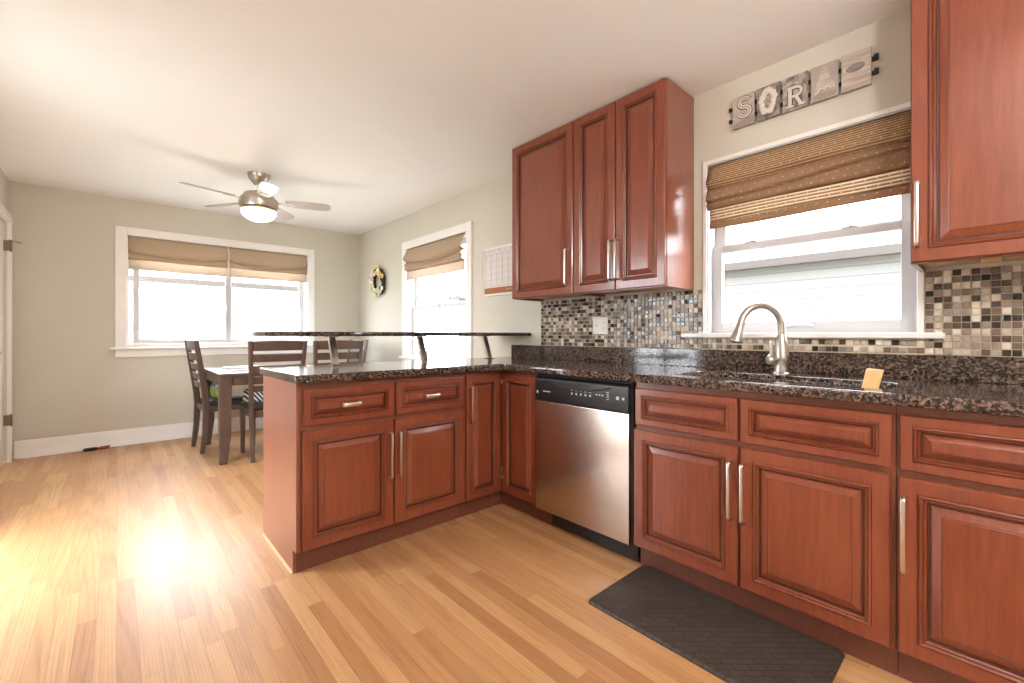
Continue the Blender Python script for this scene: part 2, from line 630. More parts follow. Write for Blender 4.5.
kn = MB().lathe([(.026, 0), (.026, .008), (.01, .012), (.01, .045)], (L - .02, y0 + .07, .96), 16, mat=Matrix.Rotation(PI / 2, 3, 'Y'))
kn.tube([(L + .022, y0 + .07, .96), (L + .026, y0 + .12, .955), (L + .024, y0 + .185, .945)], [.011, .009, .007], 10)
kn.build('lever_handle', M['bronze'], door)

# ---- windows
def sash(mb, fn, a0, a1, z0, z1, t0, t1, st, rt, rb):
    """four members of a sash: stiles st wide, top rail rt, bottom rail rb"""
    for (p, q, r, s) in ((a0, a0 + st, z0, z1), (a1 - st, a1, z0, z1), (a0 + st, a1 - st, z1 - rt, z1), (a0 + st, a1 - st, z0, z0 + rb)):
        A = fn(p, t0, r); B = fn(q, t1, s)
        mb.box(min(A[0], B[0]), max(A[0], B[0]), min(A[1], B[1]), max(A[1], B[1]), min(A[2], B[2]), max(A[2], B[2]))
    return mb


def fbox(mb, fn, a0, a1, t0, t1, z0, z1):
    A = fn(a0, t0, z0); B = fn(a1, t1, z1)
    mb.box(min(A[0], B[0]), max(A[0], B[0]), min(A[1], B[1]), max(A[1], B[1]), min(A[2], B[2]), max(A[2], B[2]))
    return mb


# t is measured outwards from the wall face
fr = lambda a, t, z: (W + t, a, z)
fb = lambda a, t, z: (a, D + t, z)

# sink window
w = empty('window_1', (W, .655, 1.09), 'white double-hung window above the sink', None, None, 'structure')
a0, a1, z0, z1 = WIN_SINK
c = MB()
fbox(c, fr, a0 - .022, a0, -.012, .02, z0, z1 + .022); fbox(c, fr, a1, a1 + .022, -.012, .02, z0, z1 + .022); fbox(c, fr, a0, a1, -.012, .02, z1, z1 + .022)
c.build('window_casing', M['white'], w, .003)
j = MB()
fbox(j, fr, a0 - .004, a0 + .006, -.004, .13, z0, z1); fbox(j, fr, a1 - .006, a1 + .004, -.004, .13, z0, z1); fbox(j, fr, a0, a1, -.004, .13, z1 - .006, z1 + .004); fbox(j, fr, a0, a1, .05, .13, z0, z0 + .03)
j.build('window_frame', M['vinyl'], w)
up = sash(MB(), fr, a0 + .006, a1 - .006, 1.56, z1 - .006, .09, .118, .055, .05, .035).build('upper_sash', M['vinyl'], w, .003)
lo = sash(MB(), fr, a0 + .006, a1 - .006, z0 + .028, 1.582, .052, .086, .05, .038, .042).build('lower_sash', M['vinyl'], w, .003)
fbox(MB(), fr, a0 + .06, a1 - .06, .102, .107, 1.59, z1 - .05).build('pane', M['glass'], up)
fbox(MB(), fr, a0 + .05, a1 - .05, .066, .071, z0 + .065, 1.55).build('pane', M['glass'], lo)
for yy in (.46, .88):
    lk = box(W + .055, W + .083, yy - .03, yy + .03, 1.582, 1.590)
    lk.tube([(W + .07, yy, 1.59), (W + .066, yy, 1.603), (W + .05, yy + .03, 1.606)], .006, 8)
    lk.build('sash_lock', M['chrome'], lo)
MB().tube([(W + .05, .70, z0 + .046), (W + .035, .68, z0 + .052), (W + .035, .62, z0 + .052), (W + .05, .60, z0 + .046)], .008, 8).build('lift_handle', M['vinyl'], lo)
st = box(W - .036, W + .05, .142, 1.222, 1.078, 1.103)
st.build('window_stool', M['white'], w, .006, seg=3)

# side window of the dining area
w = empty('window_2', (W, 3.9, .84), 'white double-hung window beside the wall calendar', None, None, 'structure')
a0, a1, z0, z1 = WIN_SIDE
c = MB()
for aa, bb in ((a0 - .085, a0), (a1, a1 + .085)): fbox(c, fr, aa, bb, -.02, .0, z0 - .02, z1 + .085)
fbox(c, fr, a0, a1, -.02, 0, z1, z1 + .085)
c.build('window_casing', M['white'], w, .004)
j = MB()
fbox(j, fr, a0 - .002, a0 + .02, 0, .13, z0, z1); fbox(j, fr, a1 - .02, a1 + .002, 0, .13, z0, z1); fbox(j, fr, a0, a1, 0, .13, z1 - .02, z1 + .002); fbox(j, fr, a0, a1, .03, .13, z0, z0 + .03)
j.build('window_frame', M['white'], w)
up = sash(MB(), fr, a0 + .02, a1 - .02, 1.39, z1 - .02, .09, .118, .05, .05, .035).build('upper_sash', M['vinyl'], w, .003)
lo = sash(MB(), fr, a0 + .02, a1 - .02, z0 + .03, 1.412, .05, .085, .05, .036, .05).build('lower_sash', M['vinyl'], w, .003)
fbox(MB(), fr, a0 + .07, a1 - .07, .102, .107, 1.42, z1 - .06).build('pane', M['glass'], up)
fbox(MB(), fr, a0 + .07, a1 - .07, .066, .071, z0 + .075, 1.38).build('pane', M['glass'], lo)
lk = box(W + .035, W + .083, 3.86, 3.93, 1.412, 1.422); lk.box(W + .03, W + .05, 3.885, 3.905, 1.36, 1.415)
lk.build('sash_lock', M['chrome'], lo)
box(W - .05, W + .05, a0 - .11, a1 + .11, z0 - .012, z0 + .012).build('window_stool', M['white'], w, .005)
box(W - .018, W, a0 - .085, a1 + .085, z0 - .10, z0 - .012).build('window_apron', M['white'], w, .004)

# wide slider window of the back wall
w = empty('window_3', (.92, D, .99), 'wide white sliding window in the back wall', None, None, 'structure')
a0, a1, z0, z1 = WIN_BACK
c = MB()
for aa, bb in ((a0 - .088, a0), (a1, a1 + .082)): fbox(c, fb, aa, bb, -.02, 0, z0 - .03, z1 + .08)
fbox(c, fb, a0, a1, -.02, 0, z1, z1 + .08)
c.build('window_casing', M['white'], w, .004)
j = MB()
fbox(j, fb, a0 - .002, a0 + .015, 0, .13, z0, z1); fbox(j, fb, a1 - .015, a1 + .002, 0, .13, z0, z1); fbox(j, fb, a0, a1, 0, .13, z1 - .015, z1 + .002); fbox(j, fb, a0, a1, .02, .13, z0 - .002, z0 + .02)
j.build('window_frame', M['white'], w)
ls = sash(MB(), fb, a0 + .045, .965, z0 + .02, z1 - .015, .05, .08, .05, .04, .035).build('left_sash', M['vinyl'], w, .003)
rs = sash(MB(), fb, .925, a1 - .02, z0 + .02, z1 - .015, .085, .115, .055, .04, .035).build('right_sash', M['vinyl'], w, .003)
fbox(MB(), fb, a0 + .09, .92, .062, .067, z0 + .05, z1 - .05).build('pane', M['glass'], ls)
fbox(MB(), fb, .975, a1 - .07, .098, .103, z0 + .05, z1 - .05).build('pane', M['glass'], rs)
box(.92, .94, D + .035, D + .05, 1.36, 1.42).build('sash_latch', M['vinyl'], ls, .003)
box(-.05, 1.90, D - .05, D + .03, .945, .97).build('window_stool', M['white'], w, .006)
box(-.012, 1.858, D - .018, D, .872, .945).build('window_apron', M['white'], w, .004)

# ---- glazed patio door in the left wall, out of the picture's left edge
pd = empty('door_2', (L, 3.08, 0), 'white sliding glass door in the left wall', None, None, 'structure')
fl_ = lambda a, t, z: (L - t, a, z)
a0, a1, z0, z1 = PATIO
s1 = sash(MB(), fl_, a0, (a0 + a1) / 2 + .03, z0, z1, .04, .07, .07, .07, .10).build('sliding_panel', M['vinyl'], pd)
s2 = sash(MB(), fl_, (a0 + a1) / 2 - .03, a1, z0, z1, .08, .11, .07, .07, .10).build('fixed_panel', M['vinyl'], pd)
fbox(MB(), fl_, a0 + .06, (a0 + a1) / 2 - .03, .053, .058, z0 + .09, z1 - .06).build('pane', M['glass'], s1)
fbox(MB(), fl_, (a0 + a1) / 2 + .03, a1 - .06, .093, .098, z0 + .09, z1 - .06).build('pane', M['glass'], s2)
c = MB()
for aa, bb in ((a0 - .085, a0), (a1, a1 + .085)): fbox(c, fl_, aa, bb, -.02, 0, 0, z1 + .085)
fbox(c, fl_, a0, a1, -.02, 0, z1, z1 + .085)
c.build('door_casing', M['white'], pd)

# ------------------------------------------------------------------ outside
struct('ground', box(-30, 30, -30, 40, -.75, -.65), plain('lawn_and_paving', (.34, .34, .30), .9, var=.3, scale=1.5))
M['roofing'] = plain('pale_shingles', (.42, .40, .38), .9, var=.15, scale=20)
M['gutter'] = plain('tan_gutter', (.030, .020, .015), .6, var=.05)
M['winframe'] = plain('neighbour_window_frame', (.6, .58, .56), .6)


def neighbour(name, label, x0, x1, y0, y1, eave, side):
    r = empty(name, ((x0 + x1) / 2, (y0 + y1) / 2, -.65), label, 'house', 'neighbouring houses')
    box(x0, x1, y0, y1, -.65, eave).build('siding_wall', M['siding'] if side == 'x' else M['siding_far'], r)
    ov = .12
    if side == 'x':
        pts = [(x0 - ov, eave), (x0 - ov, eave + .06), ((x0 + x1) / 2, eave + 1.5), (x1 + ov, eave + .06), (x1 + ov, eave)]
        MB().prism(pts, lambda p, q, t: (p, t, q), y0 - ov, y1 + ov).build('roof', M['roofing'], r)
        box(x0 - ov - .09, x0 - ov, y0 - ov, y1 + ov, eave - .045, eave + .055).build('gutter', M['gutter'], r)
        for yy in ((y0 + y1) / 2 - 1.6, (y0 + y1) / 2 + 1.2):
            box(x0 - .03, x0 + .01, yy, yy + .9, .35, 1.25).build('window', M['winframe'], r)
    else:
        pts = [(y0 - ov, eave), (y0 - ov, eave + .06), ((y0 + y1) / 2, eave + 1.5), (y1 + ov, eave + .06), (y1 + ov, eave)]
        MB().prism(pts, lambda p, q, t: (t, p, q), x0 - ov, x1 + ov).build('roof', M['roofing'], r)
        box(x0 - ov, x1 + ov, y0 - ov - .09, y0 - ov, eave - .045, eave + .055).build('gutter', M['gutter'], r)
    return r


neighbour('neighbour_house', 'pale sided house with tan gutter seen through the sink window', 6.3, 11, -4.5, 9.0, 2.0, 'x')
neighbour('neighbour_house', 'pale sided house seen faintly through the wide dining window', -4.0, 4.6, 11.5, 16, 2.2, 'y')

# ------------------------------------------------------------------ cabinets
DOOR_RINGS = [(0, -.019, 0), (0, -.004, 0), (.0035, 0, 0), (.044, 0, 0), (.0455, -.0015, 1), (.047, .0025, 0), (.0515, .0050, 0), (.0555, .0005, 0), (.0570, -.0025, 1),
              (.0600, -.0010, 0), (.0640, -.0055, 0), (.0665, -.0135, 1), (.0720, -.0135, 1), (.0745, -.0105, 0), (.096, -.0015, 0), (.098, -.0025, 1), (.100, -.0012, 0)]
DRAWER_RINGS = [(0, -.019, 0), (0, -.004, 0), (.0035, 0, 0), (.030, 0, 0), (.0315, -.0015, 1), (.033, .0025, 0), (.0365, .0050, 0), (.0395, .0005, 0), (.0410, -.0025, 1),
                (.0435, -.0010, 0), (.0465, -.0055, 0), (.0490, -.0125, 1), (.0525, -.0125, 1), (.0545, -.0105, 0), (.069, -.0015, 0), (.0705, -.0025, 1), (.072, -.0012, 0)]
NARROW_RINGS = [(a if a < .04 else .04 + (a - .044) * .78, d, m) for a, d, m in DOOR_RINGS]
NX, NY = (-1, 0, 0), (0, -1, 0)          # outward normals: sink run, peninsula
FINISH = [M['cherry'], M['glaze']]


def front(name, parent, face, a0, a1, z0, z1, rings, at):
    """a moulded front; face 'x' looks along -x at x = at with a running along y, face 'y' looks along -y at y = at"""
    mb = MB()
    if face == 'x': mb.panel((at, a1, z0), (0, -1, 0), (0, 0, 1), NX, a1 - a0, z1 - z0, rings)
    else: mb.panel((a0, at, z0), (1, 0, 0), (0, 0, 1), NY, a1 - a0, z1 - z0, rings)
    return mb.build(name, FINISH, parent, sharp=.35)


SECT = [(-.5, -.42), (-.42, -.5), (.42, -.5), (.5, -.42), (.5, .42), (.42, .5), (-.42, .5), (-.5, .42)]


def pull(parent, face, at, a, z, length, vertical=True, wide=.012, out=.030):
    """a square bar pull centred at (a, z) on the front at depth at"""
    h = length / 2
    o = out
    prof = [(0, -h + .006), (o * .72, -h + .006), (o * .95, -h + .0085), (o, -h + .016), (o, h - .016), (o * .95, h - .0085), (o * .72, h - .006), (0, h - .006)]
    pts = []
    for d, s in prof:
        if vertical: pts.append((at - d, a, z + s) if face == 'x' else (a, at - d, z + s))
        else: pts.append((at - d, a + s, z) if face == 'x' else (a + s, at - d, z))
    side = ((0, 1, 0) if face == 'x' else (1, 0, 0)) if vertical else (0, 0, 1)
    return MB().tube(pts, wide, m=0, sect=[(p, q * .8) for p, q in SECT], up=side).build('handle', M['nickel'], parent, sharp=.9)


XB = XF + .020                                   # front of the carcasses, sink run
YB = YP + .020
ZD0, ZD1, ZR0, ZR1 = .112, .655, .676, .846      # doors, drawers
TOPC = .875

# ---- sink base cabinet
sb = empty('base_cabinet', (2.1, .68, 0), 'cherry base cabinet under the sink with two false drawers over two doors', 'cabinet', 'base cabinets')
def carcass(parent, y0, y1, faces=True):
    mb = MB()
    mb.box(XB, XB + .02, y0, y1, .10, TOPC)
    mb.box(XB + .02, W - .01, y0, y0 + .016, .10, TOPC)
    mb.box(XB + .02, W - .01, y1 - .016, y1, .10, TOPC)
    mb.box(XB + .02, W - .01, y0 + .016, y1 - .016, .10, .118)
    mb.box(W - .02, W - .01, y0 + .016, y1 - .016, .118, TOPC)
    mb.build('carcass', M['frame'], parent)
    box(XF + .062, XF + .078, y0, y1, 0, .10).build('toe_kick', M['kick'], parent)
carcass(sb, .2185, 1.148)
front('false_drawer', sb, 'x', .686, 1.140, ZR0, ZR1, DRAWER_RINGS, XF)
front('false_drawer', sb, 'x', .2265, .675, ZR0, ZR1, DRAWER_RINGS, XF)
d = front('door', sb, 'x', .6855, 1.148, ZD0, ZD1, DOOR_RINGS, XF); pull(d, 'x', XF, .708, .484, .236)
d = front('door', sb, 'x', .2300, .675, ZD0, ZD1, DOOR_RINGS, XF); pull(d, 'x', XF, .660, .484, .236)

# ---- base cabinet at the right edge of the picture
rb = empty('base_cabinet', (2.1, -.1, 0), 'cherry base cabinet right of the sink doors with one wide drawer over a door', 'cabinet', 'base cabinets')
carcass(rb, -.42, .2165)
front('drawer', rb, 'x', -.40, .208, ZR0, ZR1, DRAWER_RINGS, XF)
d = front('door', rb, 'x', -.40, .211, ZD0, ZD1, DOOR_RINGS, XF); pull(d, 'x', XF, .197, .484, .236)
pull(rb.children[2], 'x', XF, -.096, .761, .10, vertical=False)

# ---- corner cabinet with a folding pair of narrow doors
cc = empty('corner_cabinet', (2.1, 2.35, 0), 'cherry corner base cabinet with two narrow doors meeting at right angles', 'cabinet', 'base cabinets')
poly = [(1.5285, YB), (XB, YB), (XB, 1.7865), (W - .01, 1.7865), (W - .01, 2.68), (1.5285, 2.68)]
MB().prism(poly, lambda p, q, t: (p, q, t), .10, TOPC).build('carcass', M['frame'], cc)
kp = [(1.5285, YP + .062), (XF + .062, YP + .062), (XF + .062, 1.7865), (XF + .078, 1.7865), (XF + .078, YP + .078), (1.5285, YP + .078)]
MB().prism(kp, lambda p, q, t: (p, q, t), 0, .10).build('toe_kick', M['kick'], cc)
d = front('door', cc, 'y', 1.535, XF - .004, ZD0, .850, NARROW_RINGS, YP); pull(d, 'y', YP, 1.556, .680, .225)
front('door', cc, 'x', 1.792, YP - .012, ZD0, .850, NARROW_RINGS, XF)
for z in (.80, .25, .20):
    MB().tube([(XF + .002, YP - .006, z - .012), (XF + .002, YP - .006, z + .012)], .006, 10).build('hinge', M['chrome'], cc)

# ---- peninsula cabinet
pc = empty('peninsula_cabinet', (1.07, 2.4, 0), 'cherry peninsula cabinet with two handled drawers over two doors', 'cabinet', 'base cabinets')
X0, X1 = .613, 1.5265
mb = MB()
mb.box(X0, X1, YB, YB + .02, .10, TOPC); mb.box(X0, X0 + .016, YB + .02, 2.69, .10, TOPC); mb.box(X1 - .016, X1, YB + .02, 2.69, .10, TOPC)
mb.box(X0 + .016, X1 - .016, YB + .02, 2.69, .10, .118)
mb.build('carcass', M['frame'], pc)
box(X0, X1, YP + .062, YP + .078, 0, .10).build('toe_kick', M['kick'], pc)
ep = [(YP + .012, TOPC), (YP + .012, .108), (YP + .062, .108), (YP + .062, 0), (2.692, 0), (2.692, TOPC)]
MB().prism(ep, lambda p, q, t: (t, p, q), .598, X0 - .0005).build('end_panel', M['cherry_end'], pc, .0015)
box(.598, 1.5265, 2.6925, 2.706, 0, TOPC).build('back_panel', M['cherry'], pc, .001)
MB().prism([(0, 0), (.008, 0), (.006, .006), (.002, .010), (0, .010)], lambda p, q, t: (.598 - p, t, q), YP + .062, 2.704).build('shoe_moulding', M['maple'], pc)
d = front('drawer', pc, 'y', .626, 1.072, ZR0, ZR1, DRAWER_RINGS, YP); pull(d, 'y', YP, .842, .760, .098, False, .019, .027)
d = front('drawer', pc, 'y', 1.084, 1.520, ZR0, ZR1, DRAWER_RINGS, YP); pull(d, 'y', YP, 1.292, .760, .098, False, .019, .027)
d = front('door', pc, 'y', .622, 1.068, ZD0, ZD1, DOOR_RINGS, YP); pull(d, 'y', YP, 1.045, .475, .240)
d = front('door', pc, 'y', 1.076, 1.520, ZD0, ZD1, DOOR_RINGS, YP); pull(d, 'y', YP, 1.094, .475, .240)

# ---- wall cabinets
XU = W - .318                                     # front of the upper doors
def upper(name_label, y0, y1, zb, zt, doors, side_end):
    r = empty('wall_cabinet', ((XU + W) / 2, (y0 + y1) / 2, zb), name_label, 'cabinet', 'wall cabinets')
    xb = XU + .020
    mb = MB()
    mb.box(xb, W, y0, y1, zb + .022, zt)
    mb.box(xb, xb + .019, y0, y1, zb, zb + .022)
    mb.box(xb + .019, W, y0, y0 + .014, zb, zb + .022)
    mb.box(xb + .019, W, y1 - .014, y1, zb, zb + .022)
    mb.build('carcass', M['cherry_end'], r)
    box(xb + .019, W - .002, y0 + .014, y1 - .014, zb + .016, zb + .0215).build('underside', M['maple'], r)
    for (a, b, hy) in doors:
        d = front('door', r, 'x', a, b, zb + .004, zt - .004, DOOR_RINGS, XU)
        if hy is not None: pull(d, 'x', XU, hy, zb + .173, .236)
    return r
ZU0, ZU1 = 1.348, 2.434
upper('single-door cherry wall cabinet, the one nearer the wall calendar', 1.7825, 2.352, ZU0, ZU1, [(1.7865, 2.349, 1.823)], None)
uc = upper('two-door cherry wall cabinet left of the sink window', 1.160, 1.7805, ZU0, ZU1, [(1.474, 1.7765, 1.492), (1.163, 1.466, 1.450)], None)
ur = upper('tall cherry wall cabinet at the right, above the end of the worktop', -.42, .216, ZU0, ZU1, [(-.30, .2135, .196)], None)
box(2.26, 2.30, -.005, .045, 1.348, 1.3636).build('light_clip', M['block'], ur, .002)

# ---- dishwasher
dw = empty('dishwasher', (2.1, 1.467, 0), 'stainless steel dishwasher with a black control panel', 'dishwasher')
y0, y1 = 1.163, 1.776
mb = MB(); mb.box(XF + .004, W - .03, 1.1515, 1.7845, .10, .868); mb.build('tub_housing', M['blackmatte'], dw)
fp = fillet([(XF + .0035, .106), (XF - .016, .106), (XF - .016, .722), (XF + .0035, .722)], [0, .006, .004, 0], 4)
MB().prism(fp, lambda p, q, t: (p, t, q), y0, y1).build('steel_door', M['steel'], dw)
cp = fillet([(XF + .0035, .725), (XF - .020, .727), (XF - .020, .846), (XF - .004, .862), (XF + .0035, .862)], [0, .004, .006, .004, 0], 4)
pan = MB().prism(cp, lambda p, q, t: (p, t, q), y0, y1).build('control_panel', M['black'], dw)
arc = [(XF - .0205, y0 + .10 + (y1 - y0 - .2) * i / 24, .836 - .030 * (1 - ((i - 12) / 12) ** 2)) for i in range(25)]
MB().tube(arc, .004, 8).build('handle_lip', M['blackmatte'], pan)
hp = [(y0 + .20, .842), (y1 - .20, .842)] + [(y1 - .20 - (y1 - y0 - .4) * i / 10, .842 - .020 * (1 - ((i - 5) / 5) ** 2) ** .5) for i in range(11)]
MB().prism(hp[1:], lambda p, q, t: (t, p, q), XF - .0235, XF - .0195).build('finger_grip', M['blackmatte'], pan)
def dot(name, y, z, wy, hz): box(XF - .0212, XF - .0195, y - wy / 2, y + wy / 2, z - hz / 2, z + hz / 2).build(name, M['grey'], pan)
dot('badge', 1.758, .772, .012, .014)
dot('name_mark', 1.687, .779, .055, .0055)
for k in range(5): dot('button', 1.505 - k * .030, .785, .010, .010); dot('print_mark', 1.505 - k * .030, .802, .014, .003)
for k in range(3): dot('button', 1.345 - k * .018, .795, .009, .006)
for k in range(4): dot('print_mark', 1.278, .778 + k * .011, .014, .0035)
dot('button', 1.222, .790, .016, .016); dot('button', 1.190, .790, .012, .012)
kk = box(XF + .050, XF + .060, 1.153, 1.715, .012, .0985); kk.box(XF + .060, XF + .30, 1.165, 1.70, .05, .0985)
kk.build('kick_plate', M['black'], dw, .002)
box(XF + .062, XF + .078, 1.717, 1.785, 0, .0985).build('toe_kick', M['kick'], dw)
for yy in (1.19, 1.74): MB().lathe([(.018, 0), (.018, .012), (.008, .014), (.008, .10)], (XF + .12, yy, 0), 12).build('levelling_foot', M['blackmatte'], dw)

# ---- continuous granite worktop, sink cut-out, low granite splash
def curve_slab(name, outer, holes, z, ext, bev, mat, parent):
    cu = bpy.data.curves.new(name, 'CURVE')
    cu.dimensions = '2D'; cu.fill_mode = 'BOTH'; cu.extrude = ext; cu.bevel_depth = bev; cu.bevel_resolution = 3
    for pl in [outer] + holes:
        sp = cu.splines.new('POLY'); sp.points.add(len(pl) - 1); sp.use_cyclic_u = True
        for q, p in zip(sp.points, pl): q.co = (p[0] - parent.location.x, p[1] - parent.location.y, 0, 1)
    tmp = bpy.data.objects.new('tmp', cu); COL.objects.link(tmp)
    dg = bpy.context.evaluated_depsgraph_get()
    me = bpy.data.meshes.new_from_object(tmp.evaluated_get(dg))
    bpy.data.objects.remove(tmp)
    me.name = name
    me.materials.clear(); me.materials.append(mat)
    o = bpy.data.objects.new(name, me); COL.objects.link(o)
    o.parent = parent; o.location = (0, 0, z - parent.location.z)
    return o

ct = empty('worktop', (1.6, 1.8, .876), 'L-shaped polished brown granite worktop with a low matching splashback', 'worktop')
BV = .006
out = fillet([(.583 + BV, 2.066 + BV), (1.765 + BV, 2.066 + BV), (1.765 + BV, -.44), (W - BV - .001, -.44), (W - BV - .001, 2.735 - BV), (.583 + BV, 2.735 - BV)],
             [.012, .075, 0, 0, 0, .012], 8)
SX0, SX1, SY0, SY1 = 1.880, 2.175, .245, 1.000
hole = fillet([(SX0 - BV, SY0 - BV), (SX1 + BV, SY0 - BV), (SX1 + BV, SY1 + BV), (SX0 - BV, SY1 + BV)], .07, 8)
curve_slab('slab', out, [hole], .895, .019 - BV, BV, M['granite'], ct)
box(W - .022, W - .0005, -.44, 2.685, .9145, 1.012).build('splashback', M['granite'], ct, .002)

# ---- sink (double bowl, steel rim lying on the granite)
sk = empty('kitchen_sink', ((SX0 + SX1) / 2, .62, .70), 'stainless steel double-bowl sink set into the granite', 'sink')
mb = MB()
def rr(x0, x1, y0, y1, r, z): return [(p, q, z) for p, q in fillet([(x0, y0), (x1, y0), (x1, y1), (x0, y1)], r, 6)]
rim = [rr(SX0 - .02, SX1 + .02, SY0 - .02, SY1 + .02, .085, .8745), rr(SX0 - .004, SX1 + .004, SY0 - .004, SY1 + .004, .07, .8745), rr(SX0 + .002, SX1 - .002, SY0 + .002, SY1 - .002, .066, .873),
       rr(SX0 + .006, SX1 - .006, SY0 + .006, SY1 - .006, .064, .862)]
mb.loft(rim, 0, False)
mb.build('rim', M['chrome'], sk, sharp=.9)
ym = .60
for (a, b) in ((SY0 + .008, ym - .014), (ym + .014, SY1 - .008)):
    bw = MB()
    rs_ = [rr(SX0 + .008, SX1 - .008, a, b, .060, .861), rr(SX0 + .012, SX1 - .012, a + .004, b - .004, .06, .80), rr(SX0 + .016, SX1 - .016, a + .008, b - .008, .06, .74), rr(SX0 + .035, SX1 - .035, a + .03, b - .03, .05, .715)]
    bw.loft(rs_, 0, False)
    bw.face([bw.bm.verts.new(p) for p in rs_[-1]])
    bw.lathe([(.042, .7155), (.042, .717), (.02, .7165)], ((SX0 + SX1) / 2, (a + b) / 2, 0), 20)
    bw.build('bowl', M['chrome'], sk, sharp=.9)
box(SX0 + .02, SX1 - .02, ym - .013, ym + .013, .80, .858).build('divider', M['chrome'], sk, .006)

# ---- tap
fx, fy, fz = 2.245, .664, .9142
fa = empty('kitchen_tap', (fx, fy, fz), 'brushed nickel gooseneck tap with pull-down spray head', 'tap')
MB().lathe([(.034, 0), (.034, .006), (.029, .010), (.0275, .040), (.0275, .046), (.030, .052), (.031, .085), (.0285, .10), (.027, .125), (.0225, .155), (.0175, .172), (.0155, .18)], (fx, fy, fz), 28).build('body', M['bronze'], fa)
an = math.radians(40)
dx, dy = -math.cos(an), math.sin(an)
R = .094
pts = [(fx, fy, fz + .17), (fx, fy, fz + .20)]
for i in range(19):
    a = PI * i / 18 * .93
    rr_ = R * (1 - math.cos(a))
    pts.append((fx + dx * rr_, fy + dy * rr_, fz + .215 + R * math.sin(a) * 1.05))
MB().tube(pts, .0143, 16).build('spout', M['bronze'], fa, sharp=.9)
e = Vector(pts[-1]); tdir = (Vector(pts[-1]) - Vector(pts[-2])).normalized()
qz = tdir.to_track_quat('Z', 'Y').to_matrix()
MB().lathe([(.0148, -.004), (.0165, .0), (.0165, .006), (.0150, .008), (.0165, .03), (.0215, .06), (.0275, .086), (.0275, .092), (.023, .094)], e, 24, mat=qz).build('spray_head', M['bronze'], fa)
kd = Vector((-.75, .66, 0)).normalized()
kq = kd.to_track_quat('Z', 'Y').to_matrix()
MB().lathe([(.017, .015), (.018, .03), (.021, .034), (.022, .058), (.019, .063), (.015, .064)], (fx, fy, fz + .066), 24, mat=kq).build('valve_knob', M['bronze'], fa)
kp_ = Vector((fx, fy, fz + .070)) + kd * .044
MB().tube([kp_, kp_ + Vector((-.001, .002, .04)), kp_ + Vector((-.003, .006, .068)), kp_ + Vector((-.004, .007, .078))], [.010, .007, .0095, .007], 12).build('lever', M['bronze'], fa)

# ---- pale wooden scraper leaning in the sink
wbk = MB()
pl = fillet([(0, 0), (.048, 0), (.070, .112), (.020, .116)], [.004, .004, .006, .006], 4)
wbk.prism(pl, lambda p, q, t: (2.050 + .10 * q * 1.0 + t, .350 - p, .862 + q * .93), -.006, .006)
tag(wbk.build('sponge_block', M['block'], None, .002), 'pale yellow block standing in the right end of the sink', 'sponge')

# ---- raised bar shelf on three slanted posts
BAR_Z = 1.086
bs = empty('bar_shelf', (1.46, 2.67, BAR_Z), 'narrow granite bar shelf raised above the peninsula worktop', 'shelf')
bo = fillet([(.553, 2.472), (W - .006, 2.472), (W - .006, 2.86), (.553, 2.86)], [.003, 0, 0, .003], 3)
curve_slab('slab', [(p, q) for p, q in bo], [], BAR_Z + .0122, .0107, .0015, M['granite'], bs)
for nm, bx, by in (('left end of the bar shelf', .953, 2.605), ('middle of the bar shelf', 1.546, 2.600), ('wall end of the bar shelf', 2.112, 2.605)):
    b = empty('bar_bracket', (bx, by, .9145), 'slanted brushed steel post under the ' + nm, 'bracket', 'posts of the bar shelf')
    MB().tube([(bx, by, .9180), (bx, by + .066, BAR_Z - .0045)], 1, sect=[(p * .038, q * .028) for p, q in SECT], up=(1, 0, 0)).build('post', M['nickel'], b)
    box(bx - .03, bx + .03, by - .028, by + .03, .9145, .9185).build('foot_plate', M['chrome'], b, .0015)
    box(bx - .03, bx + .03, by + .03, by + .11, BAR_Z - .0045, BAR_Z - .0003).build('top_plate', M['chrome'], b, .0015)

# ------------------------------------------------------------------ mosaic tiles
TILE_COLS = [((.030, .018, .013), .12), ((.085, .05, .035), .15), ((.15, .105, .08), .2), ((.24, .18, .145), .3), ((.34, .275, .225), .35), ((.50, .42, .33), .4), ((.66, .585, .48), .4), ((.018, .014, .014), .08), ((.27, .22, .19), .15)]
TM = [plain('mosaic_tile_%s' % n, c, r, var=.16, scale=40) for n, (c, r) in zip(('umber', 'brown', 'taupe', 'stone', 'putty', 'sand', 'cream', 'black_glass', 'smoke_glass'), TILE_COLS)]
GROUT = plain('tan_grout', (.60, .50, .38), .85, var=.05, scale=40)
tb = empty('tile_backsplash', (W, 1.1, 1.012), 'small square mosaic tiles in browns and creams on the wall above the granite', 'backsplash')
gm = MB()
for (a, b, z0, z1) in ((1.106, 2.360, 1.0125, 1.350), (.203, 1.106, 1.0125, 1.077), (-.44, .203, 1.0125, 1.350)): gm.box(W - .0045, W - .0005, a, b, z0, z1)
gm.build('grout', GROUT, tb)
rg = random.Random(11)
P = .0256
